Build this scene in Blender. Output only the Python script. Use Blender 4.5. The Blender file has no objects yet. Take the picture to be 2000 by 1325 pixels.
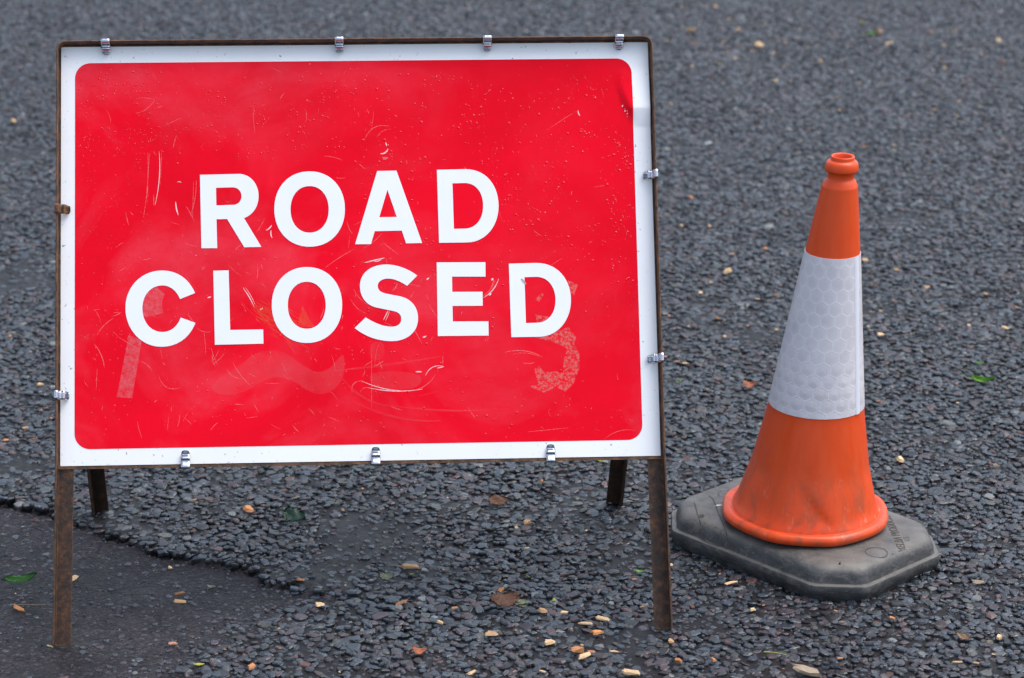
import bpy, bmesh, math, random
import numpy as np
from mathutils import Vector, Matrix, noise
from mathutils.geometry import delaunay_2d_cdt

R = math.radians
scn = bpy.context.scene
col = scn.collection

# ------------------------------------------------------------------ camera
CF, CP, CR, CH = 5200.0, 0.3315, 0.0041, 1.9912          # focal length in px of a 2000 px wide frame, pitch, roll, height
cd = bpy.data.cameras.new('camera')
cam = bpy.data.objects.new('camera', cd); col.objects.link(cam)
cd.sensor_width = 36.0
cd.lens = CF / 2000 * 36.0
cd.clip_end = 2000
cam.matrix_world = (Matrix.Translation((0, 0, CH)) @ Matrix.Rotation(math.pi / 2 - CP, 4, 'X') @ Matrix.Rotation(CR, 4, 'Z'))
cd.dof.use_dof = True
cd.dof.focus_distance = 4.75
cd.dof.aperture_fstop = 5.2
scn.camera = cam

# ------------------------------------------------------------------ light: overcast daylight
SUN_EL, SUN_AZ = R(66), R(75)            # azimuth measured from +Y towards +X
w = bpy.data.worlds.new('World'); scn.world = w; w.use_nodes = True
nt = w.node_tree
bg = nt.nodes['Background']
sky = nt.nodes.new('ShaderNodeTexSky'); sky.sky_type = 'NISHITA'; sky.sun_disc = False
sky.sun_elevation = SUN_EL; sky.sun_rotation = SUN_AZ
sky.air_density = 1.0; sky.dust_density = 3.0; sky.ozone_density = 1.0
hs = nt.nodes.new('ShaderNodeHueSaturation'); hs.inputs['Saturation'].default_value = 0.72
nt.links.new(sky.outputs[0], hs.inputs['Color']); nt.links.new(hs.outputs[0], bg.inputs['Color'])
bg.inputs['Strength'].default_value = 0.15
sd = bpy.data.lights.new('sun', 'SUN'); sd.energy = 1.0; sd.angle = R(50); sd.color = (1.0, 0.97, 0.93)
sun = bpy.data.objects.new('sun', sd); col.objects.link(sun)
sv = Vector((math.sin(SUN_AZ) * math.cos(SUN_EL), math.cos(SUN_AZ) * math.cos(SUN_EL), math.sin(SUN_EL)))
sun.rotation_euler = sv.to_track_quat('Z', 'Y').to_euler()
scn.view_settings.view_transform = 'Standard'; scn.view_settings.look = 'None'
scn.view_settings.gamma = 1.0; scn.view_settings.exposure = 1.0

# ------------------------------------------------------------------ helpers
def unproj(x, y, z=0.0):
    """photo pixel (2000 wide) -> where that spot of the road lies"""
    d = np.array([0, math.cos(CP), -math.sin(CP)]); r0 = np.array([1., 0, 0]); u0 = np.cross(r0, d)
    r2 = math.cos(CR) * r0 + math.sin(CR) * u0; u2 = -math.sin(CR) * r0 + math.cos(CR) * u0
    v = CF * d + (x - 1000) * r2 - (y - 662.5) * u2
    t = (z - CH) / v[2]
    return np.array([0, 0, CH]) + t * v

def tag(o, label=None, cat=None, group=None, kind=None):
    if label: o['label'] = label
    if cat: o['category'] = cat
    if group: o['group'] = group
    if kind: o['kind'] = kind
    return o

def empty(name, loc, rot=(0, 0, 0)):
    o = bpy.data.objects.new(name, None); col.objects.link(o)
    o.location = loc; o.rotation_euler = rot; o.empty_display_size = 0.05
    return o

def link_mesh(name, me, mats, parent=None, smooth=False):
    o = bpy.data.objects.new(name, me); col.objects.link(o)
    for m in (mats if isinstance(mats, (list, tuple)) else [mats]): me.materials.append(m)
    if smooth:
        me.polygons.foreach_set('use_smooth', [True] * len(me.polygons))
    if parent: o.parent = parent
    return o

def build(name, bm, mats, parent=None, smooth=False, recalc=True):
    if recalc: bmesh.ops.recalc_face_normals(bm, faces=bm.faces[:])
    me = bpy.data.meshes.new(name); bm.to_mesh(me); bm.free()
    return link_mesh(name, me, mats, parent, smooth)

def np_mesh(name, V, quads=None, tris=None):
    me = bpy.data.meshes.new(name)
    V = np.ascontiguousarray(V, dtype=np.float32)
    me.vertices.add(len(V)); me.vertices.foreach_set('co', V.ravel())
    parts, starts, n = [], [], 0
    if quads is not None and len(quads):
        parts.append(quads.ravel()); starts.append(n + 4 * np.arange(len(quads))); n += quads.size
    if tris is not None and len(tris):
        parts.append(tris.ravel()); starts.append(n + 3 * np.arange(len(tris))); n += tris.size
    idx = np.concatenate(parts).astype(np.int32); st = np.concatenate(starts).astype(np.int32)
    me.loops.add(len(idx)); me.loops.foreach_set('vertex_index', idx)
    me.polygons.add(len(st)); me.polygons.foreach_set('loop_start', st)
    me.update(calc_edges=True)
    me.polygons.foreach_set('use_smooth', [False] * len(me.polygons))
    return me

class NG:
    """tiny node-graph helper"""
    def __init__(s, name):
        s.m = bpy.data.materials.new(name); s.m.use_nodes = True
        s.t = s.m.node_tree; s.b = s.t.nodes['Principled BSDF']
    def n(s, typ, **kw):
        nd = s.t.nodes.new(typ)
        for k, v in kw.items():
            if k.startswith('i_'):
                key = k[2:]
                key = int(key) if key.isdigit() else key.replace('_', ' ')
                nd.inputs[key].default_value = v
            else: setattr(nd, k, v)
        return nd
    def l(s, a, b): s.t.links.new(a, b); return s
    def math(s, op, a, b=None, c=None, clamp=False):
        nd = s.t.nodes.new('ShaderNodeMath'); nd.operation = op; nd.use_clamp = clamp
        for i, v in enumerate((a, b, c)):
            if v is None: continue
            if isinstance(v, (int, float)): nd.inputs[i].default_value = v
            else: s.t.links.new(v, nd.inputs[i])
        return nd.outputs[0]
    def coord(s, which='Object', scale=None, rot=None):
        tc = s.t.nodes.new('ShaderNodeTexCoord')
        if scale is None: return tc.outputs[which]
        mp = s.t.nodes.new('ShaderNodeMapping'); mp.inputs['Scale'].default_value = scale
        if rot: mp.inputs['Rotation'].default_value = rot
        s.t.links.new(tc.outputs[which], mp.inputs['Vector']); return mp.outputs[0]
    def noise(s, vec, scale, detail=4, rough=0.55, dist=0.0):
        nd = s.t.nodes.new('ShaderNodeTexNoise'); nd.inputs['Scale'].default_value = scale
        nd.inputs['Detail'].default_value = detail; nd.inputs['Roughness'].default_value = rough
        nd.inputs['Distortion'].default_value = dist
        s.t.links.new(vec, nd.inputs['Vector']); return nd.outputs['Fac']
    def ramp(s, fac, stops, const=False):
        nd = s.t.nodes.new('ShaderNodeValToRGB'); e = nd.color_ramp.elements
        if const: nd.color_ramp.interpolation = 'CONSTANT'
        while len(e) < len(stops): e.new(0.5)
        for el, (p, c) in zip(e, stops):
            el.position = p; el.color = (c, c, c, 1) if isinstance(c, (int, float)) else (*c, 1)
        s.t.links.new(fac, nd.inputs['Fac']); return nd.outputs['Color']
    def mix(s, fac, a, b, blend='MIX'):
        nd = s.t.nodes.new('ShaderNodeMix'); nd.data_type = 'RGBA'; nd.blend_type = blend
        for sock, v in ((nd.inputs[0], fac), (nd.inputs[6], a), (nd.inputs[7], b)):
            if isinstance(v, (int, float)): sock.default_value = v
            elif isinstance(v, tuple): sock.default_value = (*v, 1)
            else: s.t.links.new(v, sock)
        return nd.outputs[2]
    def set(s, **kw):
        for k, v in kw.items():
            sock = s.b.inputs[k.replace('_', ' ')]
            if isinstance(v, tuple) and len(v) == 3: sock.default_value = (*v, 1)
            elif isinstance(v, (int, float)): sock.default_value = v
            else: s.t.links.new(v, sock)
        return s
    def bump(s, h, strength=0.3, dist=0.002):
        nd = s.t.nodes.new('ShaderNodeBump'); nd.inputs['Strength'].default_value = strength
        nd.inputs['Distance'].default_value = dist
        s.t.links.new(h, nd.inputs['Height']); s.t.links.new(nd.outputs[0], s.b.inputs['Normal']); return s

# ------------------------------------------------------------------ materials
def mat_stone():
    g = NG('wet_stone_chippings')
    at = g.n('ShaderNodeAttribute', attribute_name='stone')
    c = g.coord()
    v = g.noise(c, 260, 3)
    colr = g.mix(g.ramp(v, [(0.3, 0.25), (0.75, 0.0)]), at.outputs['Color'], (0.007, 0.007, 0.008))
    g.set(Base_Color=colr, Roughness=g.math('ADD', g.ramp(g.noise(c, 90, 2), [(0.3, 0.0), (0.7, 0.12)]), g.ramp(at.outputs['Alpha'], [(0.0, 0.14), (0.5, 0.28), (1.0, 0.55)])), Specular_IOR_Level=0.5)
    g.bump(g.noise(c, 520, 4, 0.65), 0.55, 0.0012)
    return g.m

def mat_road():
    g = NG('wet_tarmac')
    c = g.coord()
    vo = g.n('ShaderNodeTexVoronoi', i_Scale=62.0); g.l(c, vo.inputs['Vector'])
    sep = g.n('ShaderNodeSeparateColor'); g.l(vo.outputs['Color'], sep.inputs[0])
    stone = g.ramp(sep.outputs[0], [(0.0, (0.02, 0.022, 0.025)), (0.5, (0.045, 0.05, 0.055)), (1.0, (0.07, 0.065, 0.07))])
    edge = g.ramp(vo.outputs['Distance'], [(0.35, 0.0), (0.75, 1.0)])
    at = g.n('ShaderNodeAttribute', attribute_name='core')
    far = g.mix(edge, stone, (0.014, 0.014, 0.016))
    near = g.mix(g.ramp(g.noise(c, 400, 3), [(0.4, 0.0), (0.7, 0.7)]), (0.004, 0.004, 0.005), (0.011, 0.010, 0.0125))
    g.set(Base_Color=g.mix(at.outputs['Fac'], far, near), Roughness=g.ramp(g.noise(c, 30, 3), [(0.35, 0.32), (0.65, 0.6)]), Specular_IOR_Level=0.24)
    h = g.math('ADD', g.math('MULTIPLY', vo.outputs['Distance'], -0.8), g.math('MULTIPLY', g.noise(c, 500, 4, 0.7), 0.7))
    g.bump(h, 0.7, 0.004)
    return g.m

def mat_patch():
    g = NG('worn_smooth_tarmac')
    c = g.coord()
    vo = g.n('ShaderNodeTexVoronoi', i_Scale=175.0); g.l(c, vo.inputs['Vector'])
    sep = g.n('ShaderNodeSeparateColor'); g.l(vo.outputs['Color'], sep.inputs[0])
    grit = g.ramp(sep.outputs[0], [(0.0, (0.004, 0.0036, 0.0048)), (0.5, (0.018, 0.014, 0.019)), (0.8, (0.046, 0.031, 0.038)), (0.97, (0.045, 0.046, 0.048)), (1.0, (0.10, 0.11, 0.105))])
    big = g.noise(c, 6, 4)
    base = g.mix(g.ramp(big, [(0.35, 0.0), (0.7, 0.4)]), grit, (0.005, 0.0046, 0.0064))
    g.set(Base_Color=base, Roughness=g.ramp(g.noise(c, 14, 3), [(0.3, 0.38), (0.7, 0.6)]), Specular_IOR_Level=0.26)
    h = g.math('ADD', g.math('MULTIPLY', vo.outputs['Distance'], -0.55), g.noise(c, 330, 5, 0.7))
    g.bump(h, 1.0, 0.0060)
    return g.m

def mat_rust(name, k=1.0):
    g = NG(name)
    c = g.coord()
    a = g.noise(c, 62, 7, 0.72)
    b = g.noise(g.coord(scale=(1, 1, 0.25)), 160, 4, 0.6)
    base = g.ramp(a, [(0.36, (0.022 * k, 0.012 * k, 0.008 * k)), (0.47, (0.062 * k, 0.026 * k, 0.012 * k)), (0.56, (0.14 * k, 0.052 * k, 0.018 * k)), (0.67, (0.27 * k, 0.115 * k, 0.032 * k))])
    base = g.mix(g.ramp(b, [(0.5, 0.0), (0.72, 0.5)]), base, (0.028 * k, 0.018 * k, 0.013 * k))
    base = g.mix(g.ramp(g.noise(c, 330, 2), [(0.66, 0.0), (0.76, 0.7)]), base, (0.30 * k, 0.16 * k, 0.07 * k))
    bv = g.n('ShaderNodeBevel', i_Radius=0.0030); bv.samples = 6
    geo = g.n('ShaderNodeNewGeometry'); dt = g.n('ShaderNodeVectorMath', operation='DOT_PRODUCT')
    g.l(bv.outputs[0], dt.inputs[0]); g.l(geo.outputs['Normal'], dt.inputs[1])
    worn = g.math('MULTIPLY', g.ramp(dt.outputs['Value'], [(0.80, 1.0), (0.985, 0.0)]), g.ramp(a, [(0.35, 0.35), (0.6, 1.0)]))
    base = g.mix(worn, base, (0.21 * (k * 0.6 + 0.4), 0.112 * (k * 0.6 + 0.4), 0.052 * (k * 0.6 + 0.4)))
    g.set(Base_Color=base, Roughness=0.68, Metallic=0.0)
    g.bump(g.noise(c, 260, 5, 0.7), 0.45, 0.0015)
    return g.m

def mat_zinc():
    g = NG('zinc_plated_spring_steel')
    c = g.coord()
    g.set(Base_Color=g.ramp(g.noise(c, 300, 3), [(0.3, (0.42, 0.45, 0.49)), (0.7, (0.64, 0.67, 0.70))]), Metallic=1.0,
          Roughness=g.ramp(g.noise(c, 120, 3), [(0.3, 0.16), (0.7, 0.34)]))
    return g.m

def mat_white():
    g = NG('white_sign_sheeting')
    c = g.coord()
    base = (0.87, 0.88, 0.885)
    dirt = g.mix(g.ramp(g.noise(c, 9, 6, 0.65), [(0.45, 0.0), (0.8, 0.2)]), base, (0.66, 0.63, 0.58))
    sp = g.ramp(g.noise(c, 150, 2, 0.5), [(0.665, 0.0), (0.74, 0.8)])
    sp2 = g.math('MULTIPLY', sp, g.ramp(g.noise(c, 12, 3), [(0.45, 0.0), (0.6, 1.0)]))
    g.set(Base_Color=g.mix(sp2, dirt, (0.22, 0.14, 0.10)), Roughness=0.42)
    g.bump(g.noise(c, 700, 2), 0.06, 0.0005)
    return g.m

def mat_letter():
    g = NG('white_letter_sheeting')
    c = g.coord()
    g.set(Base_Color=g.mix(g.ramp(g.noise(c, 22, 5, 0.6), [(0.4, 0.0), (0.85, 0.25)]), (0.84, 0.86, 0.885), (0.70, 0.71, 0.74)), Roughness=0.42)
    g.bump(g.noise(c, 420, 3), 0.08, 0.0006)
    return g.m

def mat_red():
    g = NG('red_retroreflective_sheeting')
    c = g.coord()
    warp = g.noise(c, 3.2, 5, 0.6, 0.8)
    streak = g.noise(g.coord(scale=(1.0, 1.0, 2.6), rot=(0, R(24), 0)), 4.5, 6, 0.62, 0.6)
    haze = g.math('MULTIPLY', g.ramp(warp, [(0.43, 0.0), (0.64, 1.0)]), g.ramp(streak, [(0.36, 0.25), (0.60, 1.0)]))
    # scuffs and hazy reflection painted into the red, strongest at left and bottom
    sp = g.n('ShaderNodeSeparateXYZ'); g.l(c, sp.inputs[0])
    left = g.math('MULTIPLY_ADD', sp.outputs['X'], -1.1, 0.42, clamp=True)
    low = g.math('MULTIPLY_ADD', sp.outputs['Z'], -2.6, 1.75, clamp=True)
    haze_amt = g.math('ADD', g.math('MULTIPLY', left, 0.8), g.math('MULTIPLY', low, 0.5), clamp=True)
    haze_amt = g.math('MULTIPLY_ADD', haze_amt, 0.80, 0.24)
    fine = g.noise(c, 120, 4, 0.7)
    hz = g.math('MULTIPLY', g.math('MULTIPLY', haze, haze_amt), g.ramp(fine, [(0.3, 0.7), (0.7, 1.0)]))
    base = g.mix(g.math('MULTIPLY', hz, 0.85), g.mix(g.ramp(g.noise(g.coord(scale=(1, 1, 1.6)), 2.3, 6, 0.62, 0.7), [(0.40, 0.0), (0.66, 0.8)]), (0.86, 0.0006, 0.0155), (0.66, 0.0004, 0.010)), (0.84, 0.062, 0.095))
    specks = g.ramp(g.noise(c, 290, 2, 0.5), [(0.715, 0.0), (0.76, 0.8)])
    specks = g.math('MULTIPLY', specks, g.ramp(g.noise(c, 7, 4), [(0.45, 0.0), (0.62, 1.0)]))
    base = g.mix(specks, base, (0.86, 0.27, 0.24))
    g.set(Base_Color=base, Roughness=g.math('MULTIPLY_ADD', hz, 0.25, 0.28), Specular_IOR_Level=0.10)
    return g.m

def mat_overlay(name, colour, alpha, scale=160, lo=0.35, hi=0.6, rough=0.5):
    """thin patchy film lying on the panel: scratches, tape and glue remains"""
    g = NG(name)
    c = g.coord()
    a = g.ramp(g.noise(c, scale, 5, 0.7), [(lo, 0.0), (hi, alpha)])
    g.set(Base_Color=colour, Alpha=a, Roughness=rough)
    return g.m

def mat_drop():
    g = NG('water_drops_on_red')
    g.set(Base_Color=(0.78, 0.006, 0.024), Roughness=0.16, Specular_IOR_Level=0.32)
    return g.m

def mat_cone():
    g = NG('orange_cone_plastic')
    c = g.coord()
    st = g.noise(g.coord(scale=(6, 6, 0.5)), 9, 5, 0.6)
    base = g.mix(g.ramp(st, [(0.4, 0.0), (0.7, 0.35)]), (0.72, 0.066, 0.007), (0.77, 0.115, 0.03))
    sp = g.n('ShaderNodeSeparateXYZ'); g.l(c, sp.inputs[0])
    low = g.math('MULTIPLY_ADD', sp.outputs['Z'], -6.5, 1.55, clamp=True)
    smear = g.ramp(g.noise(g.coord(scale=(1, 1, 0.45), rot=(R(20), R(25), 0)), 26, 6, 0.68, 0.5), [(0.47, 0.0), (0.66, 1.0)])
    base = g.mix(g.math('MULTIPLY', g.math('MULTIPLY', smear, low), 0.62), base, (0.19, 0.07, 0.035))
    pale = g.ramp(g.noise(g.coord(scale=(1, 1, 0.35), rot=(R(-15), R(-20), 0)), 48, 5, 0.7), [(0.60, 0.0), (0.72, 1.0)])
    base = g.mix(g.math('MULTIPLY', g.math('MULTIPLY', pale, low), 0.5), base, (0.55, 0.33, 0.25))
    g.set(Base_Color=base, Roughness=g.ramp(st, [(0.3, 0.30), (0.7, 0.46)]), Specular_IOR_Level=0.35)
    g.bump(g.noise(c, 90, 3), 0.10, 0.002)
    return g.m

def mat_sleeve(seam=False):
    g = NG('cone_sleeve_seam' if seam else 'white_prismatic_sleeve')
    uv = g.n('ShaderNodeUVMap'); uv.uv_map = 'UVMap'
    if seam:
        g.set(Base_Color=(0.74, 0.76, 0.82), Roughness=0.35)
        g.bump(g.noise(g.coord(), 200, 3), 0.2, 0.001)
        return g.m
    sep = g.n('ShaderNodeSeparateXYZ'); g.l(uv.outputs[0], sep.inputs[0])
    S = 0.0255
    X, Y = g.math('DIVIDE', sep.outputs['X'], S), g.math('DIVIDE', sep.outputs['Y'], S)
    k = math.sqrt(3)
    def cell(ox, oy):
        ax = g.math('SUBTRACT', g.math('FLOORED_MODULO', g.math('ADD', X, ox), 1.0), 0.5)
        ay = g.math('SUBTRACT', g.math('FLOORED_MODULO', g.math('ADD', Y, oy), k), k / 2)
        d2 = g.math('ADD', g.math('MULTIPLY', ax, ax), g.math('MULTIPLY', ay, ay))
        ax, ay = g.math('ABSOLUTE', ax), g.math('ABSOLUTE', ay)
        hx = g.math('MAXIMUM', g.math('ADD', g.math('MULTIPLY', ax, 0.5), g.math('MULTIPLY', ay, k / 2)), ax)
        return d2, hx
    dA, hA = cell(0, 0); dB, hB = cell(0.5, k / 2)
    hexd = g.math('MINIMUM', hA, hB)
    dist = g.math('SQRT', g.math('MINIMUM', dA, dB))
    line = g.ramp(hexd, [(0.445, 0.0), (0.475, 1.0)])
    ring = g.math('MULTIPLY', g.ramp(dist, [(0.36, 0.0), (0.40, 1.0)]), g.ramp(dist, [(0.42, 1.0), (0.46, 0.0)]))
    c = g.coord()
    low = g.ramp(sep.outputs['Y'], [(0.06, 1.0), (0.13, 0.0)])
    cl = g.ramp(g.noise(c, 16, 4), [(0.35, (0.63, 0.60, 0.625)), (0.65, (0.71, 0.68, 0.695))])
    inner = g.ramp(dist, [(0.30, (0.965)), (0.42, (1.0))])
    base = g.mix(1.0, cl, inner, 'MULTIPLY')
    base = g.mix(g.math('MULTIPLY', line, 0.42), base, (0.76, 0.76, 0.82))
    base = g.mix(g.math('MULTIPLY', ring, 0.25), base, (0.72, 0.72, 0.79))
    smudge = g.ramp(g.noise(c, 22, 6, 0.72), [(0.50, 0.0), (0.78, 0.5)])
    base = g.mix(smudge, base, (0.44, 0.41, 0.41))
    g.set(Base_Color=base, Roughness=0.30, Specular_IOR_Level=0.6)
    dome = g.math('MULTIPLY', g.ramp(dist, [(0.0, 1.0), (0.45, 0.0)]), low)
    h = g.math('ADD', g.math('MULTIPLY', line, 0.25), g.math('MULTIPLY', g.math('ADD', dome, g.math('MULTIPLY', g.noise(c, 70, 3), low)), 0.9))
    g.bump(h, 0.30, 0.0025)
    return g.m

def mat_rubber():
    g = NG('black_recycled_rubber')
    c = g.coord()
    base = g.ramp(g.noise(c, 22, 6, 0.65), [(0.3, (0.020, 0.021, 0.023)), (0.62, (0.042, 0.043, 0.045))])
    geo = g.n('ShaderNodeNewGeometry'); sn = g.n('ShaderNodeSeparateXYZ'); g.l(geo.outputs['Normal'], sn.inputs[0])
    dust = g.math('MULTIPLY', g.ramp(sn.outputs['Z'], [(0.45, 0.0), (0.95, 1.0)]), g.ramp(g.noise(c, 13, 6, 0.7, 0.5), [(0.35, 0.1), (0.7, 0.9)]))
    base = g.mix(g.math('MULTIPLY', dust, 0.8), base, (0.175, 0.162, 0.138))
    scuff = g.ramp(g.noise(g.coord(scale=(1, 1, 2)), 42, 8, 0.8, 0.5), [(0.48, 0.0), (0.64, 0.8)])
    base = g.mix(scuff, base, (0.12, 0.112, 0.10))
    spk = g.ramp(g.noise(c, 240, 2), [(0.70, 0.0), (0.76, 0.6)])
    base = g.mix(spk, base, (0.30, 0.28, 0.25))
    g.set(Base_Color=base, Roughness=g.ramp(g.noise(c, 40, 3), [(0.3, 0.42), (0.7, 0.62)]))
    g.bump(g.noise(c, 210, 5, 0.7), 0.3, 0.0015)
    return g.m

def mat_plain(name, c1, c2=None, rough=0.6, scale=120, bump=0.3):
    g = NG(name)
    c = g.coord()
    c2 = c2 or tuple(v * 0.6 for v in c1)
    g.set(Base_Color=g.mix(g.ramp(g.noise(c, scale, 5, 0.65), [(0.3, 0.0), (0.7, 1.0)]), c1, c2), Roughness=rough)
    if bump: g.bump(g.noise(c, scale * 3, 4), bump, 0.001)
    return g.m

def mat_wood(name, c1, c2):
    g = NG(name)
    gr = g.noise(g.coord(scale=(6, 60, 60)), 6, 5, 0.7)
    oi = g.n('ShaderNodeObjectInfo')
    base = g.mix(g.ramp(gr, [(0.35, 0.0), (0.65, 1.0)]), c1, c2)
    hsv = g.n('ShaderNodeHueSaturation'); g.l(base, hsv.inputs['Color'])
    g.l(g.math('MULTIPLY_ADD', oi.outputs['Random'], 0.5, 0.72), hsv.inputs['Value'])
    g.set(Base_Color=hsv.outputs[0], Roughness=0.6)
    g.bump(gr, 0.5, 0.001)
    return g.m

M = dict(stone=mat_stone(), road=mat_road(), patch=mat_patch(), rust=mat_rust('rusty_steel_angle', 0.85), legrust=mat_rust('rusty_leg_steel', 0.52), shadedrust=mat_rust('shaded_rust', 0.26), zinc=mat_zinc(),  # darkest copy of the rust puts the shade behind the board into its colour
         white=mat_white(), letter=mat_letter(), red=mat_red(), drop=mat_drop(), cone=mat_cone(), sleeve=mat_sleeve(), seam=mat_sleeve(True), rubber=mat_rubber(),
         groove=mat_plain('grooves_in_rubber', (0.018, 0.017, 0.016), (0.085, 0.075, 0.06), 0.8, 400, 0))
M['scratch'] = mat_overlay('pale_scratches', (0.90, 0.34, 0.32), 0.5, 260, 0.30, 0.55)
M['brightscratch'] = mat_overlay('white_scrapes', (0.92, 0.66, 0.64), 0.9, 300, 0.22, 0.45)
M['tape'] = mat_overlay('tape_remains', (0.82, 0.18, 0.21), 0.55, 130, 0.30, 0.68)
M['glue'] = mat_overlay('glue_remains', (0.84, 0.19, 0.17), 0.55, 210, 0.44, 0.54)
M['film'] = mat_overlay('faded_film', (0.86, 0.09, 0.115), 0.27, 14, 0.25, 0.62)
M['orangescuff'] = mat_overlay('orange_scuffs', (0.92, 0.13, 0.04), 0.5, 60, 0.30, 0.75)

# ------------------------------------------------------------------ road: tarmac sheet, worn patch and bedded stone chippings
rng = np.random.default_rng(11)
EDGE_PX = [(-260, 925), (-60, 958), (0, 972), (60, 992), (110, 1003), (150, 1020), (185, 1030), (240, 1045), (300, 1068), (345, 1083), (420, 1098), (490, 1110), (520, 1130), (560, 1138), (600, 1150), (655, 1158), (690, 1172)]
BLEND_PX = [(690, 1172), (640, 1200), (575, 1232), (510, 1268), (450, 1310), (395, 1360), (330, 1440)]
EDGE = np.array([unproj(*p)[:2] for p in EDGE_PX]); BLEND = np.array([unproj(*p)[:2] for p in BLEND_PX])
POLY = np.vstack([EDGE, BLEND[1:], [[-0.75, 3.2], [-2.2, 3.2]]])

def inside(P, poly):
    x, y = P[:, 0], P[:, 1]; r = np.zeros(len(P), bool); j = len(poly) - 1
    for i in range(len(poly)):
        xi, yi = poly[i]; xj, yj = poly[j]
        c = ((yi > y) != (yj > y)) & (x < (xj - xi) * (y - yi) / (yj - yi + 1e-12) + xi)
        r ^= c; j = i
    return r

def seg_dist(P, line):
    d = np.full(len(P), 1e9)
    for a, b in zip(line[:-1], line[1:]):
        ab = b - a; t = np.clip(((P - a) @ ab) / (ab @ ab), 0, 1)
        d = np.minimum(d, np.linalg.norm(P - (a + t[:, None] * ab), axis=1))
    return d

def vnoise(x, y, seed=0):
    """smooth value noise, numpy"""
    xi, yi = np.floor(x).astype(np.int64), np.floor(y).astype(np.int64); fx, fy = x - xi, y - yi
    fx, fy = fx * fx * (3 - 2 * fx), fy * fy * (3 - 2 * fy)
    def hsh(a, b):
        n = (a * 374761393 + b * 668265263 + seed * 974711) & 0xffffffff
        n = ((n ^ (n >> 13)) * 1274126177) & 0xffffffff
        return ((n ^ (n >> 16)) & 0xffff) / 65535.0
    return (hsh(xi, yi) * (1 - fx) + hsh(xi + 1, yi) * fx) * (1 - fy) + (hsh(xi, yi + 1) * (1 - fx) + hsh(xi + 1, yi + 1) * fx) * fy

def fbm(x, y, seed=0):
    return vnoise(x, y, seed) * 0.55 + vnoise(x * 2.1, y * 2.1, seed + 1) * 0.3 + vnoise(x * 4.3, y * 4.3, seed + 2) * 0.15

def wobble(P):
    return P + 0.026 * (np.stack([fbm(P[:, 0] * 28, P[:, 1] * 28, 3), fbm(P[:, 0] * 28, P[:, 1] * 28, 7)], 1) - 0.5) * 2

def patch_depth(P):
    """0 on the chipped road, 1 well inside the worn patch; and distance to the broken edge"""
    Q = wobble(P)
    ins = inside(Q, POLY)
    de, db = seg_dist(Q, EDGE), seg_dist(Q, BLEND)
    k = np.where(ins, np.clip(db / 0.16, 0, 1), 0.0)
    return ins, de, db, k

def base_height(P):
    ins, de, db, k = patch_depth(P)
    z = -0.0036 + 0.0030 * (fbm(P[:, 0] * 9, P[:, 1] * 9, 21) - 0.5) * 2
    lift = np.where(~ins, np.exp(-(de / 0.07) ** 2), 0)
    z = z + 0.0034 * lift
    zp = -0.0075 + 0.004 * (fbm(P[:, 0] * 14, P[:, 1] * 14, 31) - 0.5) + 0.0015 * (fbm(P[:, 0] * 60, P[:, 1] * 60, 35) - .5)
    z = z * (1 - k) + zp * k
    crack = np.exp(-(de / 0.007) ** 2) * np.clip(fbm(P[:, 0] * 11, P[:, 1] * 11, 41) * 2.2 - 0.4, 0, 1)
    return z - 0.013 * crack * (de < 0.05), k

# far ground sheet and detailed core
GX0, GX1, GY0, GY1, GS = -3.2, 3.2, 3.0, 11.8, 0.0125
nx, ny = int((GX1 - GX0) / GS) + 1, int((GY1 - GY0) / GS) + 1
gx, gy = np.meshgrid(np.linspace(GX0, GX1, nx), np.linspace(GY0, GY1, ny))
P = np.stack([gx.ravel(), gy.ravel()], 1)
z, kp = base_height(P)
edgeb = (P[:, 0] < GX0 + GS * 0.5) | (P[:, 0] > GX1 - GS * 0.5) | (P[:, 1] < GY0 + GS * 0.5) | (P[:, 1] > GY1 - GS * 0.5)
z[edgeb] = -0.004
V = np.column_stack([P, z])
ii = (np.arange(ny - 1)[:, None] * nx + np.arange(nx - 1)[None]).ravel()
quads = np.stack([ii, ii + 1, ii + nx + 1, ii + nx], 1)
qk = kp[quads].mean(1) > 0.02
OUT = 120.0
oc = np.array([[-OUT, -OUT], [OUT, -OUT], [OUT, OUT], [-OUT, OUT], [GX0, GY0], [GX1, GY0], [GX1, GY1], [GX0, GY1]])
n0 = len(V)
V2 = np.vstack([V, np.column_stack([oc, np.full(8, -0.004)])])
oq = np.array([[0, 1, 5, 4], [1, 2, 6, 5], [2, 3, 7, 6], [3, 0, 4, 7]]) + n0
def compact(V, q):
    used, inv = np.unique(q.ravel(), return_inverse=True)
    return V[used], inv.reshape(q.shape), used
Vr, qr, ur = compact(V2, np.vstack([quads[~qk], oq]))
me = np_mesh('road', Vr, qr)
at = me.attributes.new('core', 'FLOAT', 'POINT'); at.data.foreach_set('value', (ur < n0).astype(np.float32))
road = link_mesh('road', me, M['road'], smooth=True)
tag(road, 'dark wet tarmac road surface with bedded grey stone chippings', None, None, 'structure')
Vp, qp, _ = compact(V, quads[qk])
patch = link_mesh('worn_tarmac', np_mesh('worn_tarmac', Vp, qp), M['patch'], smooth=True)
tag(patch, 'smooth worn dark tarmac with a broken edge around the left front leg of the sign', None, None, 'structure')

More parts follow.
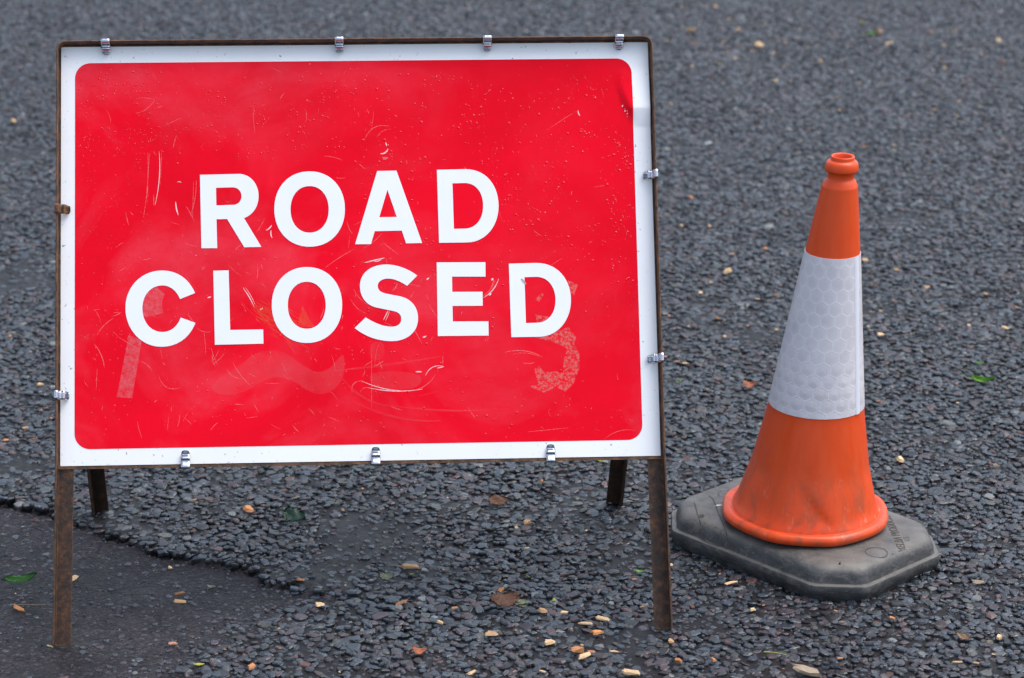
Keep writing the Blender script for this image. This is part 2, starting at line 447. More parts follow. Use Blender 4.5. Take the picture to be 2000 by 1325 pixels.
# stone chippings, one irregular bevelled slab each
def chippings():
    sx, sy = 0.0123, 0.0110
    xs, ys = np.meshgrid(np.arange(GX0, GX1, sx), np.arange(3.55, 11.2, sy))
    xs = xs + (np.arange(xs.shape[0]) % 2)[:, None] * sx / 2
    C = np.stack([xs.ravel(), ys.ravel()], 1)
    C += rng.uniform(-0.5, 0.5, C.shape) * [sx, sy]
    half = 0.1923 * (0.9456 * C[:, 1] + 0.648) + 0.40
    C = C[np.abs(C[:, 0]) < half]
    ins, de, db, k = patch_depth(C)
    keep = rng.random(len(C)) < np.where(k > 0.98, 0.62, np.where(k > 0, 0.9 - 0.2 * k, 0.97))
    C, ins, de, k = C[keep], ins[keep], de[keep], k[keep]
    N = len(C); n = 7
    a = (np.arange(n)[None] + rng.uniform(-0.34, 0.34, (N, n))) * 2 * np.pi / n + rng.uniform(0, 6.28, (N, 1))
    size = np.clip(rng.normal(0.0085, 0.0028, N), 0.0035, 0.0165)
    size = np.where(k > 0.5, size * rng.uniform(0.28, 0.85, N), size)
    rad = size[:, None] * rng.uniform(0.78, 1.16, (N, n))
    asp = rng.uniform(0.60, 1.0, N); th = rng.uniform(0, np.pi, N)
    lx, ly = rad * np.cos(a), rad * np.sin(a) * asp[:, None]
    X = lx * np.cos(th)[:, None] - ly * np.sin(th)[:, None]; Y = lx * np.sin(th)[:, None] + ly * np.cos(th)[:, None]
    bled = ((C[:, 0] + 0.245) / 0.145) ** 2 + ((C[:, 1] - 4.62) / 0.19) ** 2 < rng.uniform(0.1, 0.9, N)
    X[bled] *= 0.7; Y[bled] *= 0.7
    tilt = np.where(k > 0.5, 0.03, 0.12)
    tx, ty = rng.normal(0, 1, N) * tilt, rng.normal(0, 1, N) * tilt
    lf = fbm(C[:, 0] * 5, C[:, 1] * 5, 61)                       # areas where the binder has risen round the stones
    lift = np.where(~ins, np.exp(-(de / 0.06) ** 2), 0)
    z0 = -0.0008 + rng.uniform(-0.0036, 0.0032, N) - 0.0055 * np.clip(lf - 0.55, 0, 1) * 2 + 0.0032 * lift
    bz, _ = base_height(C)
    zp = bz + rng.uniform(-0.0016, 0.0013, N)
    smooth = np.exp(-(((C[:, 0] + 0.245) / 0.145) ** 2 + ((C[:, 1] - 4.62) / 0.19) ** 2) ** 1.5)   # stretch where the binder has bled up
    z0 = z0 - 0.0036 * smooth
    z0 = z0 * (1 - k) + zp * k
    def ring(s, dz):
        x, y = X * s, Y * s
        zz = z0[:, None] + dz + x * tx[:, None] + y * ty[:, None]
        return np.stack([C[:, :1] + x, C[:, 1:] + y, zz], 2)
    bev = rng.uniform(0.0008, 0.0027, (N, 1))
    bot = ring(1.04, -0.0075); shl = ring(1.0, -bev + rng.uniform(-.0005, .0005, (N, n))); top = ring(rng.uniform(0.58, 0.86, (N, 1)), rng.uniform(-0.0007, 0.0007, (N, n)))
    ctr = np.stack([C[:, 0], C[:, 1], z0 + rng.uniform(-0.0005, 0.0010, N)], 1)[:, None]
    V = np.concatenate([bot, shl, top, ctr], 1)                  # 22 per stone
    per = 3 * n + 1
    i = np.arange(n); j = (i + 1) % n
    q = np.concatenate([np.stack([i, j, j + n, i + n], 1), np.stack([i + n, j + n, j + 2 * n, i + 2 * n], 1)])
    t = np.stack([i + 2 * n, j + 2 * n, np.full(n, 3 * n)], 1)
    off = (np.arange(N) * per)[:, None, None]
    me = np_mesh('stone_chippings', V.reshape(-1, 3), (q[None] + off).reshape(-1, 4), (t[None] + off).reshape(-1, 3))
    u = rng.random(N); b = rng.uniform(0.4, 1.55, N)
    colr = np.array([0.0255, 0.035, 0.0455])[None] * b[:, None]
    pur = u < 0.22; colr[pur] = np.array([0.038, 0.028, 0.034]) * b[pur, None]
    grn = (u > 0.22) & (u < 0.30); colr[grn] = np.array([0.034, 0.040, 0.038]) * b[grn, None]
    pal = u > 0.985; colr[pal] = np.array([0.13, 0.14, 0.14]) * rng.uniform(0.6, 1.3, (pal.sum(), 1))
    red = (u > 0.972) & (u < 0.985); colr[red] = np.array([0.075, 0.035, 0.03])
    pp = k > 0.6; colr[pp] = colr[pp] * 0.65 + np.array([0.010, 0.007, 0.010])
    pl = pp & (rng.random(N) < 0.03); colr[pl] = np.array([0.13, 0.15, 0.135]) * rng.uniform(0.6, 1.2, (pl.sum(), 1))
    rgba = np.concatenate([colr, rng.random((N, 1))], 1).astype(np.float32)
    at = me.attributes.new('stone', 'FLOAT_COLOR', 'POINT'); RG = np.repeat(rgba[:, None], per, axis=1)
    RG[:, :n, :3] = 0.005                                        # near-black lower ring: shade in the gaps, put into the stones' colour
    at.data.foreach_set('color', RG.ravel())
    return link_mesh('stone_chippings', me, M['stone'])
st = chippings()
tag(st, 'wet blue-grey stone chippings bedded in the tarmac road', None, None, 'structure')

# ------------------------------------------------------------------ the sign
PSI, TAU, LEG = 0.0583, 0.482, 0.3031
PW, PH, PN = 1.05, 0.75, 0.0045
sign = empty('road_sign', (-0.2533, 4.203, 0.0), (0, 0, PSI))
tag(sign, 'red ROAD CLOSED sign board on a rusty folding steel frame', 'road sign')

def S(u, v, n):
    return Vector((u, v * math.sin(TAU) - n * math.cos(TAU), v * math.cos(TAU) + n * math.sin(TAU)))

# photo pixels -> plate coordinates (u from the centre, v up from the plate's lower edge)
def homography(src, dst):
    A = []
    for (x, y), (X, Y) in zip(src, dst):
        A += [[x, y, 1, 0, 0, 0, -X * x, -X * y, -X], [0, 0, 0, x, y, 1, -Y * x, -Y * y, -Y]]
    return np.linalg.svd(np.array(A))[2][-1].reshape(3, 3)
HM = homography([(121, 93), (1264, 81), (1291, 892), (118, 911)], [(-PW / 2, PH), (PW / 2, PH), (PW / 2, 0), (-PW / 2, 0)])
def uv(x, y):
    q = HM @ np.array([x, y, 1.0]); return q[0] / q[2], q[1] / q[2]

def sstep(a, b, x):
    t = min(1, max(0, (x - a) / (b - a))); return t * t * (3 - 2 * t)
DV = uv(1250, 211)[1]
def warp(u, v):
    """how far the dented plate stands out of its plane"""
    d = 0.0012 * math.sin(3.1 * u + 1) * math.sin(4.2 * v + 0.4) + 0.0006 * math.sin(11 * u) * math.sin(9 * v)
    cu = uv(1203, 160)[0] + (0.028 * sstep(0, 0.10, DV + 0.05 - v) if v < DV + 0.05 else 0.0)
    if v > DV - 0.06:
        k = sstep(cu - 0.004, cu + 0.012, u)
        d += 0.0088 * k * max(0, 1 - abs(v - DV) / (0.075 if v > DV else 0.034))
    return d
def plate_pt(u, v, lift=0.0):
    return S(u, v + LEG, PN + warp(u, v) + lift)

def profile_bar(bm, p, q, sections):
    """straight bar from p to q along S-space; sections = list of (du, dv, dn) offsets of the closed profile"""
    a = [bm.verts.new(S(p[0] + s[0], p[1] + s[1], p[2] + s[2])) for s in sections]
    b = [bm.verts.new(S(q[0] + s[0], q[1] + s[1], q[2] + s[2])) for s in sections]
    n = len(sections)
    for i in range(n): bm.faces.new((a[i], a[(i + 1) % n], b[(i + 1) % n], b[i]))
    bm.faces.new(a[::-1]); bm.faces.new(b)

GAP, TH, FL = 0.0035, 0.0032, 0.026          # gap round the plate, steel thickness, flange depth
UO = PW / 2 + GAP + TH                       # outer half width of the frame
VT = LEG + PH + GAP + TH                     # outer top
# front frame: rim flange swept round two bent corners, plus the flat web behind the plate
bm = bmesh.new()
RAD = 0.017
path = [(-UO, LEG - 0.006, (1, 0))]
for k in range(9):
    a = math.pi - k / 8 * math.pi / 2
    path.append((-UO + RAD + RAD * math.cos(a), VT - RAD + RAD * math.sin(a), (-math.cos(a), -math.sin(a))))
for k in range(9):
    a = math.pi / 2 - k / 8 * math.pi / 2
    path.append((UO - RAD + RAD * math.cos(a), VT - RAD + RAD * math.sin(a), (-math.cos(a), -math.sin(a))))
path.append((UO, LEG - 0.006, (-1, 0)))
prof = [(0, 0), (TH, 0), (TH, FL - 0.0012), (TH - 0.0012, FL), (0.0012, FL), (0, FL - 0.0012)]
rings = [[bm.verts.new(S(u + d * nn[0], v + d * nn[1], n)) for d, n in prof] for u, v, nn in path]
for r0, r1 in zip(rings[:-1], rings[1:]):
    for i in range(len(prof)): bm.faces.new((r0[i], r0[(i + 1) % len(prof)], r1[(i + 1) % len(prof)], r1[i]))
bm.faces.new(rings[0][::-1]); bm.faces.new(rings[-1])
W = 0.030
def slab(bm, u0, u1, v0, v1, n0, n1):
    profile_bar(bm, (0, v0, 0), (0, v1, 0), [(u0, 0, n0), (u1, 0, n0), (u1, 0, n1), (u0, 0, n1)])
slab(bm, -UO + TH + 0.0003, -UO + W, LEG - 0.006, VT - TH - 0.001, 0.0002, TH)
slab(bm, UO - W, UO - TH - 0.0003, LEG - 0.006, VT - TH - 0.001, 0.0002, TH)
slab(bm, -UO + W + 0.0002, UO - W - 0.0002, VT - W, VT - TH - 0.0005, 0.0002, TH - 0.0003)
slab(bm, -UO + TH + 0.0006, UO - TH - 0.0006, LEG - 0.0058, LEG - 0.0020, 0.0036, 0.0064)           # lip under the plate
slab(bm, -UO + W + 0.0004, UO - W - 0.0004, LEG - 0.0055, LEG + 0.022, 0.0001, TH - 0.0004)
# bright bent tab in each upper corner
for s in (-1, 1):
    a, b = (s * (PW / 2 - 0.003), LEG + PH - 0.003), (s * (PW / 2 + 0.003), LEG + PH + 0.004)
build('front_frame', bm, M['rust'], sign)

def angle_leg(side, foot, top, kind):
    """steel angle: flat web facing the front and a flange on the outer edge standing forward"""
    bm = bmesh.new()
    t, wd, fl = 0.0033, 0.0300, FL
    sec = [(0, 0), (wd, 0), (wd, t), (t, t), (t, fl), (0, fl)]
    f = Vector(foot); tp = Vector(top); ax = (tp - f).normalized()
    out = Vector((side, 0, 0)); out = (out - ax * out.dot(ax)).normalized()
    fw = ax.cross(out); fw = fw if fw.y < 0 else -fw
    a = [bm.verts.new(f - out * d + fw * n) for d, n in sec]; b = [bm.verts.new(tp - out * d + fw * n) for d, n in sec]
    n = len(sec)
    for i in range(n): bm.faces.new((a[i], a[(i + 1) % n], b[(i + 1) % n], b[i]))
    bm.faces.new(a[::-1]); bm.faces.new(b)
    bmesh.ops.bevel(bm, geom=bm.edges[:], offset=0.0006, segments=1, affect='EDGES')
    return build('leg', bm, M[kind], sign)

lt = LEG - 0.0061
fl = angle_leg(-1, S(-UO - 0.004, -0.007, 0), S(-UO, lt, 0), 'legrust'); fl['label'] = 'left front leg, standing on the worn smooth tarmac'
fr = angle_leg(1, S(UO + 0.003, 0.0, 0), S(UO, lt, 0), 'legrust'); fr['label'] = 'right front leg beside the cone base'
HV = LEG + 0.44
rl = angle_leg(-1, Vector((-0.521, 0.585, -0.002)), S(-UO, HV, -0.034), 'shadedrust'); rl['label'] = 'left rear leg in the shade behind the board'
rr = angle_leg(1, Vector((0.503, 0.585, -0.002)), S(UO - 0.004, HV, -0.034), 'shadedrust'); rr['label'] = 'right rear leg in the shade behind the board'
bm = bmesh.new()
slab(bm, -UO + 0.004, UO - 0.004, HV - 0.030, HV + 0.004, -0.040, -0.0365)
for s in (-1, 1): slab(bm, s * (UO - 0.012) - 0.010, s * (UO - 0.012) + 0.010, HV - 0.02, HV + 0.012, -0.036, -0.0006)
build('rear_frame', bm, M['shadedrust'], sign)

# plate
def grid_plate():
    us = np.unique(np.concatenate([np.linspace(-PW / 2, PW / 2, 60), np.linspace(PW / 2 - 0.09, PW / 2, 24)]))
    vs = np.unique(np.concatenate([np.linspace(0, PH, 44), np.linspace(DV - 0.08, DV + 0.09, 36)]))
    bm = bmesh.new()
    F = [[bm.verts.new(plate_pt(u, v)) for u in us] for v in vs]
    B = [[bm.verts.new(plate_pt(u, v, -0.0012)) for u in us] for v in vs]
    for j in range(len(vs) - 1):
        for i in range(len(us) - 1):
            bm.faces.new((F[j][i], F[j][i + 1], F[j + 1][i + 1], F[j + 1][i]))
            bm.faces.new((B[j][i], B[j + 1][i], B[j + 1][i + 1], B[j][i + 1]))
    F = [[bm.verts.new(v.co) for v in row] for row in F]; B = [[bm.verts.new(v.co) for v in row] for row in B]   # own corners for the cut edge
    nu, nv = len(us) - 1, len(vs) - 1
    for i in range(nu):
        bm.faces.new((F[0][i], B[0][i], B[0][i + 1], F[0][i + 1])); bm.faces.new((F[nv][i], F[nv][i + 1], B[nv][i + 1], B[nv][i]))
    for j in range(nv):
        bm.faces.new((F[j][0], F[j + 1][0], B[j + 1][0], B[j][0])); bm.faces.new((F[j][nu], B[j][nu], B[j + 1][nu], F[j + 1][nu]))
    return bm
plate = build('plate', grid_plate(), M['white'], sign, smooth=False)
plate.data.polygons.foreach_set('use_smooth', [abs(p.normal.y) > 0.6 or abs(p.normal.z) > 0.4 and p.area > 2e-5 for p in plate.data.polygons])

def fill_shape(loops, step, lift, extra=None, edge=None):
    """triangulate plate-space outlines (even-odd) with inner points, and lay them on the dented plate"""
    verts, edges = [], []
    dense = []
    for lp in loops:
        q = []
        for i in range(len(lp)):
            a, b = np.array(lp[i]), np.array(lp[(i + 1) % len(lp)]); m = max(1, int(np.linalg.norm(b - a) / (edge or step * 0.8)))
            q += [tuple(a + (b - a) * t / m) for t in range(m)]
        dense.append(q)
    loops = dense
    for lp in loops:
        n0 = len(verts); verts += [Vector(p) for p in lp]
        edges += [(n0 + i, n0 + (i + 1) % len(lp)) for i in range(len(lp))]
    A = np.array([p for lp in loops for p in lp]); lo, hi = A.min(0), A.max(0)
    gx, gy = np.meshgrid(np.arange(lo[0] + step / 2, hi[0], step), np.arange(lo[1] + step / 2, hi[1], step))
    G = np.stack([gx.ravel(), gy.ravel()], 1)
    if extra is not None: G = np.vstack([G, extra])
    def ins(Q):
        r = np.zeros(len(Q), bool)
        for lp in loops: r ^= inside(Q, np.array(lp))
        return r
    G = G[ins(G)]
    if len(G):
        dm = np.min([seg_dist(G, np.vstack([lp, lp[:1]])) for lp in map(np.array, loops)], axis=0)
        G = G[dm > min(step * 0.2, 0.0016)]
    verts += [Vector(p) for p in G]
    vo, _, fo, *_ = delaunay_2d_cdt(verts, edges, [], 0, 1e-6)
    vo = np.array([(v.x, v.y) for v in vo])
    cen = np.array([vo[list(f)].mean(0) for f in fo])
    ok = ins(cen)
    bm = bmesh.new(); used = {}
    for f, k in zip(fo, ok):
        if not k: continue
        a, b, c = (vo[i] for i in f)
        if abs((b[0] - a[0]) * (c[1] - a[1]) - (b[1] - a[1]) * (c[0] - a[0])) < 4e-8: continue      # sliver
        for i in f:
            if i not in used: used[i] = bm.verts.new(plate_pt(vo[i][0], vo[i][1], lift))
        bm.faces.new([used[i] for i in f])
    return bm

def flip_front(bm):
    bm.normal_update()
    nn = S(0, 0, 1) - S(0, 0, 0)
    for f in bm.faces:
        if f.normal.dot(nn) < 0: f.normal_flip()
    lone = [v for v in bm.verts if not v.link_faces]
    bmesh.ops.delete(bm, geom=lone, context='VERTS')
    return bm

# red panel
cs = [uv(147.5, 124.5), uv(1232.5, 112.5), uv(1255, 860.5), uv(146, 878.5)]
rad = 0.0275
u0, u1 = (cs[0][0] + cs[3][0]) / 2, (cs[1][0] + cs[2][0]) / 2
v0, v1 = (cs[2][1] + cs[3][1]) / 2, (cs[0][1] + cs[1][1]) / 2
outline = []
for cx, cy, a0 in ((u1 - rad, v0 + rad, -90), (u1 - rad, v1 - rad, 0), (u0 + rad, v1 - rad, 90), (u0 + rad, v0 + rad, 180)):
    for k in range(13):
        a = R(a0 + k * 7.5); outline.append((cx + rad * math.cos(a), cy + rad * math.sin(a)))
ex, ey = np.meshgrid(np.arange(PW / 2 - 0.11, u1, 0.0035), np.arange(DV - 0.07, DV + 0.10, 0.0035))
bmr = flip_front(fill_shape([outline], 0.018, 0.0003, np.stack([ex.ravel() + 0.0005, ey.ravel() + 0.0007], 1), 0.004))
for f in bmr.faces: f.smooth = True

def add_bm(dst, src, mi):
    vm = {v: dst.verts.new(v.co) for v in src.verts}
    for f in src.faces:
        try: nf = dst.faces.new([vm[v] for v in f.verts]); nf.material_index = f.material_index if mi is None else mi; nf.smooth = f.smooth
        except ValueError: pass
    src.free()

def strip(bm, pts, width, mi, lift=0.00055):
    """hair-thin tapering scratch lying on the panel; pts are photo pixels"""
    Q = [np.array(uv(*p)) for p in pts]
    m = len(Q); L = []
    for i in range(m):
        t = Q[min(m - 1, i + 1)] - Q[max(0, i - 1)]; t = t / (np.linalg.norm(t) + 1e-9); nrm = np.array([-t[1], t[0]])
        w = width * 0.5 * (0.25 + 0.75 * math.sin(math.pi * (i + 0.5) / m))
        a, b = Q[i] + nrm * w, Q[i] - nrm * w
        L.append((bm.verts.new(plate_pt(a[0], a[1], lift)), bm.verts.new(plate_pt(b[0], b[1], lift))))
    for (a, b), (c, d) in zip(L[:-1], L[1:]):
        f = bm.faces.new((a, b, d, c)); f.material_index = mi
def arc(p0, p1, sag, n=14):
    (x0, y0), (x1, y1) = p0, p1; dx, dy = x1 - x0, y1 - y0
    return [(x0 + dx * t - dy * sag * 4 * t * (1 - t), y0 + dy * t + dx * sag * 4 * t * (1 - t)) for t in np.linspace(0, 1, n)]

rs = random.Random(5)
scr = bmesh.new()
# named scratches seen on the board: (from, to, sag, width mm, bright)
for p0, p1, sag, wd, mi in [
    ((289, 298), (280, 425), -0.03, 1.0, 1), ((293, 299), (289, 395), 0.02, 0.8, 1), ((311, 296), (303, 400), -0.04, 1.2, 2), ((316, 296), (313, 360), 0.0, 0.8, 1), ((300, 380), (301, 402), 0, 0.9, 1),
    ((345, 264), (338, 290), 0.02, 1.0, 1), ((343, 394), (348, 420), 0.04, 2.2, 2), ((383, 352), (372, 420), -0.05, 1.1, 1), ((378, 355), (376, 425), 0.0, 0.7, 1), ((354, 357), (346, 356), 0.2, 1.2, 2),
    ((760, 247), (712, 271), 0.22, 1.0, 1), ((762, 252), (735, 268), 0.15, 0.7, 1), ((1127, 216), (1066, 255), 0.02, 0.6, 1), ((1128, 215), (1132, 226), 0.1, 1.6, 2),
    ((266, 194), (302, 196), -0.1, 0.6, 1), ((303, 194), (265, 222), -0.12, 0.8, 1), ((355, 230), (322, 245), 0.0, 0.7, 1), ((494, 205), (498, 262), 0.02, 0.6, 1), ((632, 305), (668, 313), -0.05, 0.8, 1),
    ((519, 450), (530, 440), 0.1, 2.2, 2), ((529, 450), (531, 465), 0.1, 2.0, 2), ((630, 527), (693, 486), -0.03, 1.0, 1), ((709, 485), (745, 455), 0.06, 0.8, 1), ((712, 513), (750, 504), 0.0, 2.0, 2), ((730, 511), (745, 506), 0.1, 1.5, 2),
    ((412, 648), (384, 640), -0.15, 0.8, 1), ((204, 718), (184, 672), 0.08, 1.3, 1), ((190, 655), (222, 622), -0.08, 1.1, 1), ((352, 758), (310, 735), -0.25, 0.9, 1), ((297, 725), (274, 706), 0.1, 0.9, 1), ((474, 562), (496, 600), -0.03, 1.6, 2), ((479, 562), (498, 596), -0.03, 0.8, 2),
    ((405, 582), (412, 580), 0.0, 2.4, 2), ((507, 605), (513, 601), 0.1, 2.6, 2), ((438, 690), (415, 712), -0.05, 0.8, 1), ((442, 720), (470, 740), 0.15, 1.0, 1), ((415, 688), (420, 716), 0.1, 1.0, 1), ((455, 710), (490, 755), 0.05, 1.0, 1),
    ((687, 768), (706, 745), -0.3, 1.1, 1), ((706, 745), (780, 764), 0.05, 1.2, 2), ((780, 764), (850, 733), 0.16, 1.1, 1), ((718, 758), (824, 761), 0.05, 1.4, 2), ((703, 767), (718, 758), -0.2, 0.9, 1), ((785, 775), (872, 755), 0.08, 0.8, 5),
    ((830, 735), (864, 716), -0.2, 1.1, 2), ((853, 720), (866, 717), 0, 1.6, 2), ((811, 727), (823, 727), 0, 2.2, 2), ((711, 715), (728, 705), 0.0, 0.9, 1), ((730, 716), (748, 706), 0.03, 1.2, 1), ((707, 736), (712, 722), 0.1, 0.8, 1),
    ((668, 740), (760, 795), 0.1, 3.4, 5), ((755, 792), (990, 800), 0.03, 3.4, 5), ((690, 785), (860, 823), 0.07, 4.0, 5), ((650, 725), (860, 697), 0.01, 4.5, 5), ((725, 680), (725, 800), 0.0, 0.7, 1), ((864, 695), (864, 712), 0, 1.0, 1),
    ((985, 689), (1059, 698), -0.1, 1.2, 1), ((1000, 693), (1058, 700), -0.1, 0.7, 1), ((1020, 709), (1045, 708), 0.1, 1.0, 1), ((943, 582), (973, 545), 0.1, 1.6, 2), ((940, 580), (966, 548), 0.1, 1.0, 1), ((954, 577), (958, 573), 0.1, 3.0, 2), ((957, 562), (963, 543), 0.1, 1.2, 1), ((959, 548), (962, 544), 0.0, 3.2, 2),
    ((748, 625), (757, 607), 0.02, 1.4, 2), ((752, 627), (760, 608), 0.02, 0.8, 2), ((766, 568), (775, 553), 0.1, 1.4, 1), ((800, 583), (808, 570), 0, 0.8, 1), ((684, 585), (715, 613), 0.1, 0.9, 1), ((690, 565), (718, 596), 0.08, 0.8, 1), ((825, 660), (832, 657), 0, 2.6, 2), ((949, 658), (947, 668), 0, 1.0, 1), ((953, 658), (951, 667), 0, 0.9, 1),
    ((832, 547), (837, 543), 0, 2.6, 2), ((1180, 860), (1240, 842), -0.12, 0.7, 1), ((1030, 845), (1112, 837), 0.0, 0.7, 1), ((1076, 518), (1098, 504), 0, 0.7, 1), ((742, 300), (757, 290), 0.2, 2.4, 2), ((752, 278), (755, 286), 0, 2.0, 2), ((745, 310), (757, 308), 0, 4.5, 1),
    ((770, 224), (775, 228), 0, 1.4, 1), ((716, 214), (720, 222), 0, 1.0, 1), ((700, 320), (712, 330), 0, 1.0, 1), ((907, 326), (909, 334), 0.0, 1.4, 1), ((690, 440), (720, 425), 0, 0.6, 1)]:
    strip(scr, arc(p0, p1, sag), wd * 0.001, mi)
# the board is covered in finer random scuffs besides
for k in range(260):
    x = rs.uniform(160, 1225); y = rs.uniform(130, 860)
    if rs.random() < 0.62: x = rs.uniform(170, 900); y = rs.uniform(420, 850)
    ln = rs.choice([3, 4, 6, 9, 14, 22, 40]) * rs.uniform(0.6, 1.3); a = rs.gauss(1.9, 0.8)
    q = (min(1225, max(158, x + ln * math.cos(a))), min(860, max(130, y - ln * math.sin(a))))
    strip(scr, arc((x, y), q, rs.uniform(-0.08, 0.08), 8), rs.uniform(0.35, 1.0) * 0.001, 1, 0.0005)
add_bm(bmr, scr, None)

def film(pts, mi, step=0.008, lift=0.00042):
    if mi == 5:                                                  # soft outline
        for _ in range(2):
            pts = [(a[0] * w_ + b[0] * (1 - w_), a[1] * w_ + b[1] * (1 - w_)) for a, b in zip(pts, pts[1:] + pts[:1]) for w_ in (0.75, 0.25)]
    b = flip_front(fill_shape([[uv(*p) for p in pts]], step, lift)); add_bm(bmr, b, mi)
film([(252, 655), (277, 664), (258, 778), (228, 776)], 3)                                     # tape strip under the C
film([(283, 560), (300, 556), (322, 575), (316, 590), (318, 612), (284, 620), (270, 600), (272, 575)], 3)
film([(1045, 660), (1110, 640), (1125, 660), (1120, 672), (1131, 690), (1131, 720), (1120, 750), (1104, 766), (1086, 757), (1062, 768), (1034, 756), (1052, 752), (1043, 722), (1052, 716), (1062, 728), (1098, 726), (1102, 700), (1108, 682), (1090, 672)], 4, 0.006)
film([(1108, 548), (1128, 556), (1120, 578), (1112, 575)], 4, 0.005)
film([(1045, 615), (1075, 620), (1070, 632), (1048, 632)], 4, 0.005)
film([(1045, 585), (1058, 572), (1062, 575), (1052, 590)], 4, 0.005)
wave = [(405, 760), (440, 730), (470, 715), (495, 690), (530, 684), (560, 690), (590, 715), (620, 730), (645, 720), (660, 700), (672, 690), (672, 735), (655, 760), (630, 773), (600, 765), (575, 745), (540, 735), (510, 745), (480, 765), (440, 775)]
film(wave, 5, 0.012)
film([(722, 668), (750, 668), (750, 702), (722, 706)], 5, 0.01)
film([(722, 725), (822, 728), (822, 758), (760, 765), (722, 752)], 5, 0.01)
for k in range(150):                                             # fan of orange scuffs beside the second O
    t = rs.random(); x = 500 + 75 * t + rs.gauss(0, 12); y = 600 + 42 * t + rs.gauss(0, 10)
    strip(bmr, arc((x, y), (x + rs.uniform(14, 34), y + rs.uniform(8, 30)), rs.uniform(-.08, .12), 8), rs.uniform(0.5, 2.4) * 0.001, 6)
film([(590, 597), (604, 625), (615, 640), (580, 638)], 6, 0.008)

# lettering, each letter a sheet cut to shape
def bez(p0, p1, p2, p3, n=14):
    t = np.linspace(0, 1, n + 1)[1:, None]
    p0, p1, p2, p3 = map(np.array, (p0, p1, p2, p3))
    return [tuple(q) for q in (1 - t) ** 3 * p0 + 3 * (1 - t) ** 2 * t * p1 + 3 * (1 - t) * t * t * p2 + t ** 3 * p3]
def trace(s, ox, oy):
    loops = []
    for part in s.split('|'):
        tok = part.split(); pts = []; i = 0
        if tok[0] == 'E':
            cx, cy, rx, ry = map(float, tok[1:5]); e = 2.12
            for a in np.linspace(0, 2 * math.pi, 65)[:-1]:
                c, s_ = math.cos(a), math.sin(a)
                pts.append((cx + rx * math.copysign(abs(c) ** (2 / e), c), cy + ry * math.copysign(abs(s_) ** (2 / e), s_)))
        else:
            while i < len(tok):
                if tok[i] in 'ML': pts.append((float(tok[i + 1]), float(tok[i + 2]))); i += 3
                else:
                    v = list(map(float, tok[i + 1:i + 7])); pts += bez(pts[-1], v[0:2], v[2:4], v[4:6]); i += 7
        k = 160 / 1178.0
        loops.append([uv(ox + x * k, oy + y * k) for x, y in pts])
    return loops
LET = [('R', 'R of ROAD', 380, 320, 'M 77 160 L 630 147 C 800 147 917 290 917 465 C 917 610 840 735 708 783 L 957 1197 L 712 1202 L 465 795 L 313 800 L 323 1215 L 97 1215 | M 306 347 L 550 340 C 625 343 672 400 672 468 C 672 540 620 590 555 592 L 311 600'),
       ('O', 'O of ROAD', 520, 320, 'E 618 652 506 542 | E 618 657 274 335'),
       ('A', 'A of ROAD', 680, 320, 'M 410 103 L 687 97 L 1056 1140 L 826 1146 L 765 962 L 375 970 L 320 1157 L 94 1158 | M 557 372 L 692 765 L 440 770'),
       ('D', 'D of ROAD', 840, 320, 'M 90 85 L 500 75 C 800 75 977 310 977 605 C 977 900 790 1130 520 1132 L 122 1137 | M 313 280 L 490 275 C 670 278 755 430 755 605 C 755 800 650 925 500 933 L 335 937'),
       ('C', 'C of CLOSED', 235, 510, 'M 1072 462 C 990 260 820 137 600 137 C 290 137 75 385 75 675 C 75 985 300 1235 590 1235 C 820 1235 1000 1100 1077 890 L 868 815 C 820 940 730 1022 605 1022 C 420 1022 318 860 318 680 C 318 500 430 352 605 352 C 720 352 810 430 858 548'),
       ('L', 'L of CLOSED', 405, 505, 'M 83 177 L 303 172 L 325 1030 L 797 1022 L 802 1227 L 105 1243'),
       ('O', 'O of CLOSED', 520, 505, 'E 580 671 505 546 | E 577 675 272 338'),
       ('S', 'S of CLOSED', 680, 500, 'M 987 285 L 840 433 C 740 365 650 328 565 328 C 480 328 418 375 418 430 C 418 500 470 530 540 545 L 730 582 C 900 615 998 740 998 900 C 998 1110 830 1230 620 1230 C 430 1230 240 1165 88 1040 L 245 888 C 360 960 490 1022 620 1022 C 700 1022 757 985 757 910 C 757 840 710 808 640 795 L 400 745 C 250 710 163 590 163 430 C 163 240 330 125 540 125 C 700 125 860 190 987 285'),
       ('E', 'E of CLOSED', 840, 500, 'M 88 95 L 788 92 L 790 300 L 308 300 L 312 520 L 747 518 L 750 720 L 315 723 L 320 947 L 832 945 L 836 1150 L 105 1157'),
       ('D', 'D of CLOSED', 980, 500, 'M 95 113 L 490 102 C 800 102 990 340 990 640 C 990 930 800 1165 530 1167 L 132 1173 | M 320 308 L 490 302 C 680 305 768 470 768 640 C 768 830 660 960 510 965 L 342 970')]
LETTER_LOOPS = [(k[0], np.array(lp)) for k in LET for lp in trace(k[4], k[2], k[3])[:1]]
